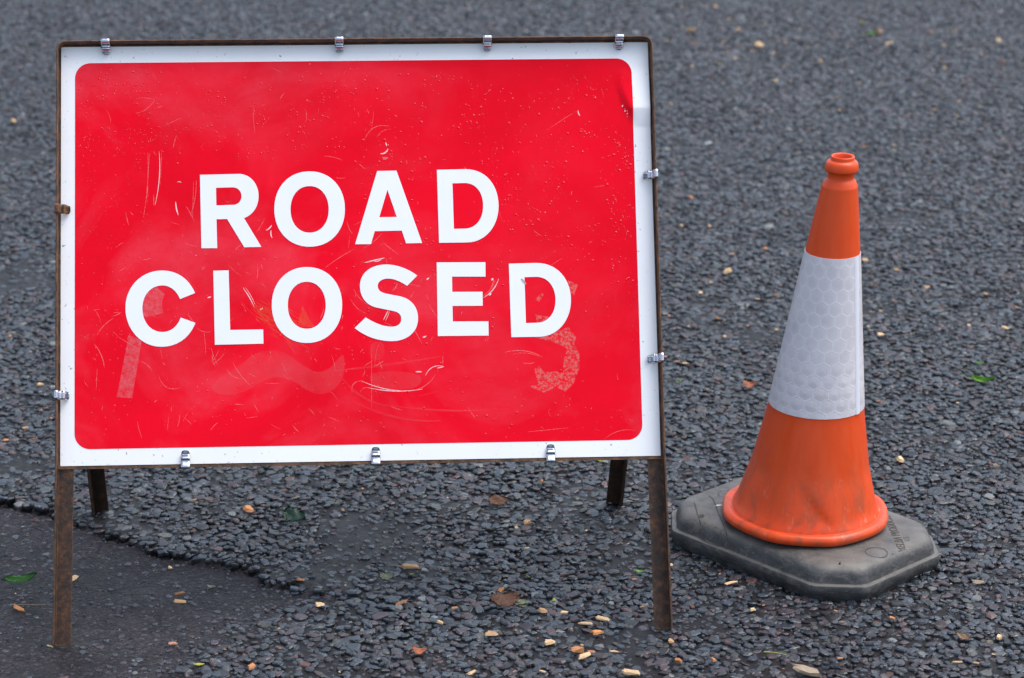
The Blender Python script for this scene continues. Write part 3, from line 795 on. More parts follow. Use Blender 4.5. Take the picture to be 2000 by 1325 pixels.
# rain drops: small domes
def drop(bm, u, v, r, h):
    ax = rs.uniform(0.8, 1.25); rot = rs.uniform(0, 6.28)
    ringA = [bm.verts.new(plate_pt(u + r * ax * math.cos(a + rot), v + r / ax * math.sin(a + rot), 0.00035)) for a in np.linspace(0, 2 * math.pi, 9)[:-1]]
    ringB = [bm.verts.new(plate_pt(u + 0.62 * r * ax * math.cos(a + rot), v - 0.05 * r + 0.62 * r / ax * math.sin(a + rot), 0.00035 + h * 0.75)) for a in np.linspace(0, 2 * math.pi, 9)[:-1]]
    top = bm.verts.new(plate_pt(u, v - 0.1 * r, 0.00035 + h))
    for i in range(8):
        j = (i + 1) % 8
        for f in (bm.faces.new((ringA[i], ringA[j], ringB[j], ringB[i])), bm.faces.new((ringB[i], ringB[j], top))):
            f.material_index = 7; f.smooth = True
dr = bmesh.new()
def scatter(n, x0, x1, y0, y1, rmin, rmax, clump=3.0, thr=0.45):
    k = 0
    while k < n:
        x, y = rs.uniform(x0, x1), rs.uniform(y0, y1)
        if noise.noise(Vector((x * clump / 100, y * clump / 100, 3.1))) * 0.5 + 0.5 < thr: continue
        r = rmin + (rmax - rmin) * rs.random() ** 3.2
        u, v = uv(x, y)
        q5 = np.array([[u, v], [u + .004, v], [u - .004, v], [u, v + .004], [u, v - .004]])
        if any(lp[:, 0].min() - .004 < u < lp[:, 0].max() + .004 and lp[:, 1].min() - .004 < v < lp[:, 1].max() + .004 and inside(q5, lp).any() for _, lp in LETTER_LOOPS): k += 1; continue
        drop(dr, u, v, r * 0.00105, r * 0.0004); k += 1
scatter(420, 153, 330, 135, 300, 0.5, 1.7, 2.0, 0.42)
scatter(300, 152, 300, 250, 520, 0.4, 1.3, 3, 0.5)
scatter(1100, 700, 1225, 140, 480, 0.5, 2.3, 1.6, 0.42)
scatter(420, 340, 700, 130, 320, 0.5, 1.9, 2.5, 0.52)
scatter(420, 680, 1235, 480, 850, 0.5, 2.0, 2.5, 0.5)
scatter(120, 150, 640, 480, 860, 0.5, 1.6, 3, 0.55)
scatter(160, 1190, 1238, 260, 560, 0.6, 2.4, 3, 0.45)
add_bm(bmr, dr, 7)
me = bpy.data.meshes.new('red_panel'); bmr.normal_update()
nn = S(0, 0, 1) - S(0, 0, 0)
for f in bmr.faces:
    if f.normal.dot(nn) < 0: f.normal_flip()
bmr.to_mesh(me); bmr.free()
link_mesh('red_panel', me, [M['red'], M['scratch'], M['brightscratch'], M['tape'], M['glue'], M['film'], M['orangescuff'], M['drop']], plate)

for ch, lab, ox, oy, s in LET:
    loops = trace(s, ox, oy)
    loops = [lp[:-1] if np.hypot(lp[0][0] - lp[-1][0], lp[0][1] - lp[-1][1]) < 1e-5 else lp for lp in loops]
    o = build('letter', flip_front(fill_shape(loops, 0.014, 0.0008)), M['letter'], plate, smooth=True, recalc=False)
    o['label'] = 'white letter ' + lab
# small tear at the corner of the last D
bm = bmesh.new()
strip(bm, [(1017, 545), (1021, 549), (1026, 556)], 0.0042, 0, 0.0011)
build('tear', bm, mat_plain('grey_tear', (0.33, 0.32, 0.28), (0.45, 0.43, 0.40), 0.6, 200, 0), plate)

# spring clips
def clip(px, py, inward, kind='zinc', wid=0.0155):
    """px,py: photo position of the clip's inner rounded end; inward: direction in plate space pointing to the plate middle"""
    u, v = uv(px, py); e = Vector(inward); side = Vector((-e.y, e.x))
    bottom = inward == (0, 1)
    rim = {(0, -1): PH + GAP + TH, (0, 1): 0.006, (1, 0): UO, (-1, 0): UO}[inward]
    if inward == (0, -1): D = rim - v
    elif inward == (0, 1): D = v + rim
    else: D = rim - abs(u)
    if bottom: prof = [(-0.002, -0.002), (-0.0022, 0.0095), (0.000, 0.0125), (0.004, 0.0115), (D * 0.38, 0.0085), (D * 0.50, 0.0120), (D * 0.62, 0.0105), (D * 0.74, 0.0068), (D * 0.86, 0.0080), (D, 0.0125)]
    else: prof = [(-0.0022, FL - 0.012), (-0.0022, FL), (-0.0005, FL + 0.0022), (0.003, FL + 0.0024), (0.0052, FL), (0.0062, FL - 0.007), (0.0075, 0.017), (0.0100, 0.0165), (0.0132, 0.0180), (0.0160, 0.0160), (0.0185, 0.0095), (0.0215, 0.0066), (D * 0.86, 0.0082), (D, 0.0128)]
    # smooth the profile
    pp = []
    for i in range(len(prof) - 1):
        p0, p1, p2, p3 = [np.array(prof[min(max(k, 0), len(prof) - 1)]) for k in (i - 1, i, i + 1, i + 2)]
        for t in (0, 0.34, 0.67):
            pp.append(0.5 * (2 * p1 + (p2 - p0) * t + (2 * p0 - 5 * p1 + 4 * p2 - p3) * t * t + (3 * p1 - p0 - 3 * p2 + p3) * t ** 3))
    pp.append(np.array(prof[-1]))
    org = Vector((u, v)) - e * D
    bm = bmesh.new(); rows = []
    total = len(pp)
    for i, (d, n) in enumerate(pp):
        rem = (D - d); wh = wid / 2
        if rem < wid / 2: wh = max(0.0022, math.sqrt(max(0, (wid / 2) ** 2 - (wid / 2 - rem) ** 2)) * 0.6 + wid * 0.2)
        row = []
        for k in (-1, -0.5, 0, 0.5, 1):
            q = org + e * d + side * (wh * k); row.append((q, n))
        rows.append(row)
    F = [[bm.verts.new(S(q.x, q.y + LEG, n + 0.0004)) for q, n in r] for r in rows]
    B = [[bm.verts.new(S(q.x, q.y + LEG, n - 0.0004)) for q, n in r] for r in rows]
    for r in range(total - 1):
        for k in range(4):
            bm.faces.new((F[r][k], F[r][k + 1], F[r + 1][k + 1], F[r + 1][k])); bm.faces.new((B[r][k], B[r + 1][k], B[r + 1][k + 1], B[r][k + 1]))
        bm.faces.new((F[r][0], F[r + 1][0], B[r + 1][0], B[r][0])); bm.faces.new((F[r][4], B[r][4], B[r + 1][4], F[r + 1][4]))
    for k in range(4):
        bm.faces.new((F[0][k], B[0][k], B[0][k + 1], F[0][k + 1])); bm.faces.new((F[-1][k], F[-1][k + 1], B[-1][k + 1], B[-1][k]))
    return build('clip', bm, M[kind], sign, smooth=True)
for x, y in ((208.5, 108), (662, 104), (950, 100), (1207.5, 96.5)): clip(x, y, (0, -1))
for x, y in ((362, 881), (733, 875), (1074.5, 870)): clip(x, y, (0, 1))
for x, y in ((1254, 343.5), (1263, 702.5)): clip(x, y, (-1, 0))
clip(137, 774, (1, 0))
c = clip(139.5, 411, (1, 0), 'rust', 0.0165); c['label'] = 'rusted brown clip at the left edge'

# ------------------------------------------------------------------ the traffic cone
CX, CY = 0.546, 4.596
cone = empty('traffic_cone', (CX, CY, 0.004), (R(0.3), R(0.9), 0))
tag(cone, 'orange traffic cone with a white reflective sleeve on a grey rubber base', 'traffic cone')
LX, LY = 0.0618 - R(0.9), 0.020
def axis(z): return LX * (z - 0.05), LY * (z - 0.05)
SEG = 192
def lathe(profile, oct_amp=None, dent=None, seg=SEG, a0=0.0, a1=2 * math.pi):
    bm = bmesh.new(); closed = abs(a1 - a0 - 2 * math.pi) < 1e-6
    rings = []
    m = seg if closed else seg + 1
    for r, z in profile:
        ax, ay = axis(z); ring = []
        for k in range(m):
            a = a0 + (a1 - a0) * k / seg; rr = r
            if oct_amp: rr *= 1 + oct_amp(z) * math.cos(8 * (a - 0.30))
            if dent: rr += dent(a, z)
            ring.append(bm.verts.new((ax + rr * math.cos(a), ay + rr * math.sin(a), z)))
        rings.append(ring)
    for p, q in zip(rings[:-1], rings[1:]):
        for k in range(seg): bm.faces.new((p[k], p[(k + 1) % m], q[(k + 1) % m], q[k]))
    return bm
def cone_r(z):
    zs = [0.085, 0.105, 0.169, 0.275, 0.42, 0.566, 0.695]; rs_ = [0.1345, 0.1268, 0.1085, 0.0886, 0.0695, 0.0508, 0.0327]
    return float(np.interp(z, zs, rs_))
def dent(a, z):
    """creases pushed into the soft wall near the foot"""
    d = 0.0
    if z < 0.24:
        c = -1.67 + (0.14 - z) * 7.2                             # slanting crease at the front
        x = (a + math.pi) % (2 * math.pi) - math.pi - c
        w = sstep(0.235, 0.15, z) if z > 0.15 else 1.0 - sstep(0.12, 0.075, z) if False else 1.0
        w = max(0.0, min(1.0, (0.165 - z) / 0.05)) * max(0.0, min(1.0, (z - 0.08) / 0.02))
        d -= 0.0036 * w * (math.exp(-(x / 0.22) ** 2) if x < 0 else max(0.0, 1 - x / 0.05))
        y = (a + math.pi) % (2 * math.pi) - math.pi + 2.25
        d -= 0.003 * w * math.exp(-(y / 0.2) ** 2)
    return d
octo = lambda z: 0.008 * max(0, min(1, (0.20 - z) / 0.10))
zl = list(np.linspace(0.105, 0.695, 60))
from itertools import chain
prof = [(0.137, 0.0800), (0.1325, 0.0880), (0.1290, 0.097)] + [(cone_r(zz) , zz) for zz in zl]
prof = [(p[0], p[1]) for p in prof]
neck = [(0.0326, 0.7030), (0.0321, 0.7045), (0.0300, 0.7090), (0.0268, 0.7150), (0.0244, 0.7168), (0.0238, 0.7185), (0.0237, 0.7298), (0.0240, 0.7304), (0.0292, 0.7312), (0.0301, 0.7322), (0.0303, 0.7345), (0.0296, 0.7410), (0.0285, 0.7455), (0.0268, 0.7483), (0.0240, 0.7502), (0.0214, 0.7508), (0.0211, 0.7520), (0.0212, 0.7565), (0.0204, 0.7585), (0.0178, 0.7580), (0.0165, 0.7560), (0.0165, 0.7100), (0.0165, 0.69)]
body = build('cone_body', lathe(prof + [(a, b - 0.007) for a, b in neck], octo, dent), M['cone'], cone, smooth=True)
rp = []
for k in range(17):
    a = -2.2 + k / 16 * (2.2 + 2.3); rp.append((0.1445 + 0.0110 * math.cos(a), 0.0700 + 0.0105 * math.sin(a)))
rp = [(0.128, 0.061)] + rp + [(0.1370, 0.0802), (0.1330, 0.0870)]
ringo = build('foot_ring', lathe(rp, lambda z: 0.009), M['cone'], cone, smooth=True)

# reflective sleeve, with the seam strip as second material
def sleeve():
    bm = lathe([(cone_r(zz) + 0.0010, zz) for zz in np.linspace(0.2835, 0.5740, 40)], octo)
    uvl = bm.loops.layers.uv.new('UVMap')
    for f in bm.faces:
        for lp in f.loops:
            z = lp.vert.co.z; ax, ay = axis(z); a = math.atan2(lp.vert.co.y - ay, lp.vert.co.x - ax) + math.pi / 2
            if a > math.pi: a -= 2 * math.pi
            lp[uvl].uv = (a * (cone_r(z) * 0.55 + 0.030) + 1.0, z - 0.2835)
    for zt, s in ((0.2835, -1), (0.5740, 1)):
        ax, ay = axis(zt); o1 = []; o2 = []
        for k in range(SEG):
            a = 2 * math.pi * k / SEG
            o1.append(bm.verts.new((ax + (cone_r(zt) + 0.0010) * math.cos(a), ay + (cone_r(zt) + 0.0010) * math.sin(a), zt)))
            o2.append(bm.verts.new((ax + (cone_r(zt) - 0.002) * math.cos(a), ay + (cone_r(zt) - 0.002) * math.sin(a), zt)))
        for k in range(SEG): bm.faces.new((o1[k], o1[(k + 1) % SEG], o2[(k + 1) % SEG], o2[k]))
    return bm
slv = build('reflective_sleeve', sleeve(), M['sleeve'], cone, smooth=True)
bm = bmesh.new(); rows = []
for zz in np.linspace(0.2833, 0.5742, 40):
    ax, ay = axis(zz); wdt = 0.0068 / (cone_r(zz))
    row = []
    for k in range(5):
        a = R(-38) + wdt * (k - 2) / 1.0 * 0.5 + 0.0; h = 0.0010 + (0.0014 if 0 < k < 4 else 0.0002)
        row.append(bm.verts.new((ax + (cone_r(zz) + h) * math.cos(a), ay + (cone_r(zz) + h) * math.sin(a), zz)))
    rows.append(row)
for p, q in zip(rows[:-1], rows[1:]):
    for k in range(4): bm.faces.new((p[k], p[k + 1], q[k + 1], q[k]))
build('sleeve_seam', bm, M['seam'], slv, smooth=True)

# rubber base: chamfered rectangle with a stepped edge and domed top
corner_scale = 1.022
E1, E2 = Vector((1, -1)) / math.sqrt(2), Vector((1, 1)) / math.sqrt(2)
corner = [(-0.172, -0.169), (0.160, -0.169), (0.229, -0.103), (0.231, 0.108), (0.165, 0.170), (-0.160, 0.170), (-0.231, 0.105), (-0.235, -0.100)]
def oct_ring(inset, cr, per=7):
    """outline of the base moved inwards, corners rounded by cr"""
    n = len(corner); C = [np.array(c) * corner_scale for c in corner]; off = []
    for i in range(n):
        p, c, q = C[i - 1], C[i], C[(i + 1) % n]
        d1 = (c - p) / np.linalg.norm(c - p); d2 = (q - c) / np.linalg.norm(q - c)
        n1, n2 = np.array([-d1[1], d1[0]]), np.array([-d2[1], d2[0]])
        b = n1 + n2; b = b / (b @ n1); off.append(c + b * inset)
    out = []
    for i in range(n):
        p, c, q = off[i - 1], off[i], off[(i + 1) % n]
        t1 = (p - c) / np.linalg.norm(p - c); t2 = (q - c) / np.linalg.norm(q - c)
        a, b = c + t1 * cr, c + t2 * cr
        for k in range(per):
            t = k / (per - 1); out.append((1 - t) ** 2 * a + 2 * (1 - t) * t * c + t * t * b)
    return [E1 * float(p[0]) + E2 * float(p[1]) for p in out]
bm = bmesh.new(); rings = []
for inset, cr, zz in [(0.006, 0.012, -0.012), (0.0015, 0.012, 0.004), (0.0, 0.012, 0.0065), (0.0005, 0.012, 0.0205), (0.0018, 0.012, 0.0225), (0.0095, 0.013, 0.0240), (0.0105, 0.013, 0.0260), (0.0118, 0.016, 0.0350), (0.0150, 0.022, 0.0430), (0.0200, 0.028, 0.0495), (0.0300, 0.034, 0.0535), (0.0430, 0.034, 0.0555), (0.062, 0.03, 0.0568)]:
    rings.append([bm.verts.new((p.x, p.y, zz)) for p in oct_ring(inset, cr)])
for tt, zz in ((0.75, 0.0585), (0.5, 0.0600), (0.05, 0.0600)):
    rings.append([bm.verts.new((v.co.x * tt / 1.0, v.co.y * tt, zz)) for v in rings[12]])
m = len(rings[0])
for p, q in zip(rings[:-1], rings[1:]):
    for k in range(m): bm.faces.new((p[k], p[(k + 1) % m], q[(k + 1) % m], q[k]))
bm.faces.new(rings[-1]); bm.faces.new(rings[0][::-1])
base = build('rubber_base', bm, M['rubber'], cone, smooth=True)
md = base.modifiers.new('edge_split', 'EDGE_SPLIT'); md.split_angle = R(38)

def base_top(x, y):
    """height of the base's top face at a local spot"""
    ok, loc, _, _ = base.ray_cast(Vector((x, y, 0.2)), Vector((0, 0, -1)))
    return loc.z if ok else 0.055
bpy.context.view_layer.update()
CW = cone.matrix_world.inverted()
def base_px(x, y):
    q = CW @ Vector(unproj(x, y, 0.058)); return (q.x, q.y)
def groove(pts, wid, closed=False, lift=0.0011):
    gr = bmesh.new()
    Q = [np.array(base_px(*p)) for p in pts]
    if closed: Q.append(Q[0])
    fine = []
    for a, b in zip(Q[:-1], Q[1:]):
        for t in np.linspace(0, 1, 6)[:-1]: fine.append(a + (b - a) * t)
    fine.append(Q[-1]); L = []
    for i in range(len(fine)):
        t = fine[min(len(fine) - 1, i + 1)] - fine[max(0, i - 1)]; t = t / (np.linalg.norm(t) + 1e-9); nr = np.array([-t[1], t[0]])
        a, b = fine[i] + nr * wid / 2, fine[i] - nr * wid / 2
        L.append((gr.verts.new((a[0], a[1], base_top(*a) + lift)), gr.verts.new((b[0], b[1], base_top(*b) + lift))))
    for (a, b), (c, d) in zip(L[:-1], L[1:]): gr.faces.new((a, b, d, c))
    return build('groove', gr, M['groove'], base)
groove([(1356, 987), (1362, 1008), (1371, 1028), (1390, 1036), (1408, 1041), (1421, 1043), (1410, 1024), (1401, 1003), (1392, 980), (1384, 974)], 0.0016)
for cx, cy, rx, ry, wd in ((1416, 971, 14, 7, 0.0012), (1712, 1078, 22, 8, 0.0014), (1370, 1012, 4.5, 2.2, 0.0018), (1370, 1012, 1.6, 0.8, 0.002)):
    groove([(cx + rx * math.cos(a), cy + ry * math.sin(a)) for a in np.linspace(0, 6.283, 19)[:-1]], wd, True)
for cx, cy, r in ((1398, 1030, 3), (1376, 1022, 1.4), (1415, 1026, 1.4), (1744, 1077, 1.6)):
    groove([(cx - r, cy - r * 0.2), (cx, cy), (cx + r, cy + r * 0.3)], 0.003 if r > 3 else 0.0015)
def raised_text(body_, p0, p1, size, lift, mat, name):
    cu = bpy.data.curves.new('txt', 'FONT'); cu.body = body_; cu.size = 1.0; cu.extrude = 0.0
    to = bpy.data.objects.new('txt', cu); col.objects.link(to)
    dg = bpy.context.evaluated_depsgraph_get(); me = bpy.data.meshes.new_from_object(to.evaluated_get(dg))
    bpy.data.objects.remove(to); bpy.data.curves.remove(cu)
    a, b = np.array(base_px(*p0)), np.array(base_px(*p1)); d = (b - a) / np.linalg.norm(b - a); nr = np.array([-d[1], d[0]])
    bm = bmesh.new(); bm.from_mesh(me); bpy.data.meshes.remove(me)
    for v in bm.verts:
        q = a + d * v.co.x * size * 0.80 + nr * v.co.y * size; v.co = (q[0], q[1], base_top(*q) + lift)
    bmesh.ops.solidify(bm, geom=bm.faces[:], thickness=0.0006)
    return build(name, bm, mat, base)
raised_text('MELBA PRODUCTS', (1772, 1072), (1738, 1006), 0.023, 0.0006, M['groove'], 'embossed_lettering')
raised_text('TEL', (1779, 1055), (1769, 1035), 0.016, 0.0006, M['rubber'], 'embossed_lettering')

# ------------------------------------------------------------------ litter on the road
WM = {'pale': mat_wood('pale_fresh_wood', (0.70, 0.50, 0.29), (0.50, 0.31, 0.145)), 'orange': mat_wood('orange_wet_wood', (0.52, 0.225, 0.075), (0.36, 0.13, 0.038)),
      'tan': mat_wood('tan_wood', (0.50, 0.30, 0.14), (0.30, 0.165, 0.07)), 'pink': mat_wood('pinkish_wood', (0.50, 0.24, 0.15), (0.30, 0.12, 0.08)),
      'grey': mat_wood('grey_weathered_wood', (0.33, 0.25, 0.17), (0.15, 0.115, 0.08)), 'white': mat_plain('white_fragment', (0.78, 0.79, 0.78), (0.6, 0.6, 0.6), 0.5, 200, 0.2),
      'brown': mat_plain('brown_wet_leaf', (0.26, 0.125, 0.07), (0.13, 0.06, 0.035), 0.42, 90, 0.5), 'rustleaf': mat_plain('orange_brown_leaf', (0.36, 0.10, 0.022), (0.22, 0.055, 0.015), 0.45, 90, 0.4),
      'green': mat_plain('dark_green_leaf', (0.04, 0.21, 0.018), (0.025, 0.14, 0.012), 0.28, 90, 0.3), 'bright': mat_plain('bright_green_leaf', (0.26, 0.56, 0.08), (0.15, 0.40, 0.04), 0.35, 90, 0.3),
      'ivy': mat_plain('dull_ivy_leaf', (0.045, 0.11, 0.075), (0.03, 0.08, 0.05), 0.32, 140, 0.3), 'paleleaf': mat_plain('pale_green_grey_leaf', (0.34, 0.38, 0.24), (0.22, 0.26, 0.17), 0.5, 90, 0.3),
      'yellow': mat_plain('yellow_green_bit', (0.42, 0.40, 0.06), (0.25, 0.28, 0.03), 0.5, 120, 0.2), 'twig': mat_plain('brown_twig_bark', (0.17, 0.12, 0.075), (0.08, 0.055, 0.035), 0.6, 160, 0.6),
      'moss': mat_plain('mossy_twig_bark', (0.07, 0.07, 0.02), (0.045, 0.035, 0.02), 0.7, 160, 0.6), 'red': mat_plain('red_leaf_scrap', (0.30, 0.03, 0.025), (0.2, 0.02, 0.02), 0.45, 120, 0.2),
      'dryleaf': mat_plain('pale_dry_leaf', (0.50, 0.34, 0.19), (0.36, 0.22, 0.12), 0.5, 90, 0.4)}
lr = random.Random(77)
def chip_mesh(seed, wa, ta):
    """splintered wood chip, one unit long"""
    r = random.Random(seed * 13 + 5); bm = bmesh.new()
    # a split sliver of wood: irregular angular outline, sloping faces, ragged broken ends
    j = lambda v, k: v + r.uniform(-k, k)
    out = [(j(-0.46, .08), j(-0.25, .12)), (j(-0.34, .12), -0.5), (j(0.1, .1), j(-0.45, .12)), (j(0.38, .12), j(-0.36, .14)), (0.5, j(-0.05, .3)), (j(0.30, .14), j(0.38, .12)), (j(-0.05, .12), j(0.45, .1)), (j(-0.42, .1), j(0.34, .16)), (j(-0.42, .1), j(0.08, .1))]
    bot = [bm.verts.new((x + r.uniform(-.03, .03), y * wa, 0)) for x, y in out]
    tilt = r.uniform(-1.1, 1.1)
    sx_, sy_ = r.uniform(-.05, .05), r.uniform(-.12, .12) * wa
    top = [bm.verts.new((x * r.uniform(0.72, 0.98) + sx_, y * wa * r.uniform(0.6, 0.96) + sy_, ta * (1 + tilt * x + r.uniform(-.3, .25)))) for x, y in out]
    n = len(out)
    for i in range(n): bm.faces.new((bot[i], bot[(i + 1) % n], top[(i + 1) % n], top[i]))
    rid = [bm.verts.new((x, r.uniform(-.1, .1) * wa, ta * (1.18 + tilt * x))) for x in (-0.2, 0.25)]
    mid = n // 2
    for i in range(n):
        a_, b_ = top[i], top[(i + 1) % n]
        c_ = rid[1] if (a_.co.x + b_.co.x) / 2 > 0 else rid[0]
        bm.faces.new((a_, b_, c_))
    for i in range(n):                                           # close the ridge where the two fans meet
        a_, b_, c_ = top[i - 1], top[i], top[(i + 1) % n]
        l_ = (a_.co.x + b_.co.x) / 2 > 0; q_ = (b_.co.x + c_.co.x) / 2 > 0
        if l_ != q_: bm.faces.new((b_, rid[0], rid[1]))
    bm.faces.new(bot[::-1])
    bmesh.ops.recalc_face_normals(bm, faces=bm.faces[:])
    return bm
def leaf_mesh(seed, kind):
    """leaf one unit long with a curled blade, midrib fold and stalk"""
    r = random.Random(seed); bm = bmesh.new(); n, m = 14, 7
    curl = r.uniform(0.16, 0.34); tw = r.uniform(-0.25, 0.25); rows = []
    for i in range(n + 1):
        t = i / n
        if kind == 'lance': w = 0.16 * math.sin(math.pi * t ** 0.85) ** 0.8
        elif kind == 'ovate': w = 0.36 * math.sin(math.pi * t ** 0.7) ** 0.75
        elif kind == 'lobed': w = 0.40 * math.sin(math.pi * min(1, t ** 0.6)) ** 0.6 * (0.72 + 0.28 * abs(math.cos(t * math.pi * 2.6)))
        elif kind == 'tri': w = 0.42 * (1 - t) ** 0.7 * min(1, t * 9 + 0.15)
        else: w = 0.30 * math.sin(math.pi * t) ** 0.5
        w = max(w, 0.004) * (r.uniform(0.72, 1.12) if kind == 'lobed' else r.uniform(0.92, 1.08))
        row = []
        for j in range(m):
            s = -1 + 2 * j / (m - 1)
            z = 0.10 * abs(s) * w * 2 + curl * (t - 0.5) ** 2 * 2 + tw * s * w * (t - 0.3) + (0.05 if kind in ('lobed', 'ovate') else 0.02) * math.sin(9 * t + 4 * s + seed) - 0.03 * math.exp(-(s / 0.12) ** 2)
            row.append(bm.verts.new((t - 0.5, s * w, z + 0.02)))
        rows.append(row)
    for p, q in zip(rows[:-1], rows[1:]):
        for k in range(m - 1): bm.faces.new((p[k], p[k + 1], q[k + 1], q[k]))
    bmesh.ops.solidify(bm, geom=bm.faces[:], thickness=0.012)
    if kind != 'scrap':
        st_ = [bm.verts.new((-0.5 - 0.16 * k, 0.02 * k * k, 0.03 + 0.03 * k * k)) for k in range(3)]; s2 = [bm.verts.new((v.co.x, v.co.y + 0.02, v.co.z)) for v in st_]; s3 = [bm.verts.new((v.co.x, v.co.y + 0.01, v.co.z + 0.02)) for v in st_]
        for k in range(2):
            for a, b in ((st_, s2), (s2, s3), (s3, st_)): bm.faces.new((a[k], a[k + 1], b[k + 1], b[k]))
    for f in bm.faces: f.smooth = True
    bmesh.ops.recalc_face_normals(bm, faces=bm.faces[:])
    return bm
def twig_mesh(seed, thick):
    r = random.Random(seed); bm = bmesh.new(); rows = []; n = 12
    for i in range(n + 1):
        t = i / n; cx, cy, cz = t - 0.5, 0.03 * math.sin(t * 5 + seed) + r.uniform(-.004, .004), thick * (1.0 + 0.5 * math.sin(t * 4))
        rr = thick * (1.0 - 0.35 * t) * r.uniform(0.85, 1.15) * (1.35 if i == 0 else 1)
        rows.append([bm.verts.new((cx, cy + rr * math.cos(a), cz + rr * math.sin(a))) for a in np.linspace(0, 6.283, 8)[:-1]])
    for p, q in zip(rows[:-1], rows[1:]):
        for k in range(7): bm.faces.new((p[k], p[(k + 1) % 7], q[(k + 1) % 7], q[k]))
    bm.faces.new(rows[0][::-1]); bm.faces.new(rows[-1])
    for f in bm.faces: f.smooth = True
    return bm
PROTO = {}
def proto(key, mat):
    k = (key, mat)
    if k not in PROTO:
        if key[0] == 'chip': bm = chip_mesh(key[1], key[2], key[3])
        elif key[0] == 'twig': bm = twig_mesh(key[1], key[2])
        else: bm = leaf_mesh(key[1], key[2])
        me = bpy.data.meshes.new(key[0]); bm.to_mesh(me); bm.free(); me.materials.append(WM[mat]); PROTO[k] = me
    return PROTO[k]

def litter(x, y, px, shape, mat, ang=None, label=None, cat='wood chip', group=None, tilt=0.15, lift=0.003):
    p = unproj(x, y); depth = p[1] * math.cos(CP) + CH * math.sin(CP)
    L = px * depth / CF * (1.04 if shape[0] == 'chip' else 1.0)
    if shape[0] == 'chip': shape = (shape[0], shape[1] + 10 * lr.randrange(5), shape[2], shape[3])
    names = {'chip': 'wood_chip', 'leaf': 'fallen_leaf', 'twig': 'twig'}
    o = bpy.data.objects.new({'grass blade': 'grass_blade', 'stone': 'loose_stone', 'scrap': 'white_scrap'}.get(cat, names[shape[0]]), proto(shape, mat)); col.objects.link(o)
    k = float(patch_depth(np.array([p[:2]]))[3][0])
    o.location = (p[0], p[1], lift - 0.008 * k)
    a = lr.uniform(-0.9, 0.9) if ang is None else ang
    if shape[0] == 'chip':
        tl = 0.34; o.rotation_euler = (lr.uniform(-0.1, tl), lr.uniform(-tl, tl), a); o.scale = (L, L * lr.uniform(0.75, 1.25), L * lr.uniform(0.6, 1.3)); o.location.z += 0.06 * L
    else:
        o.rotation_euler = (lr.uniform(-tilt, tilt), lr.uniform(-tilt, tilt), a); o.scale = (L, L, L)
    tag(o, label, cat, group)
    return o
A_, B_, C_, D_ = ('chip', 1, 0.66, 0.13), ('chip', 2, 0.42, 0.10), ('chip', 3, 0.85, 0.24), ('chip', 4, 0.30, 0.07)
OV, LA, LO, TR, SC = ('leaf', 1, 'ovate'), ('leaf', 2, 'lance'), ('leaf', 3, 'lobed'), ('leaf', 4, 'tri'), ('leaf', 5, 'scrap')
TW, TW2 = ('twig', 1, 0.035), ('twig', 2, 0.05)
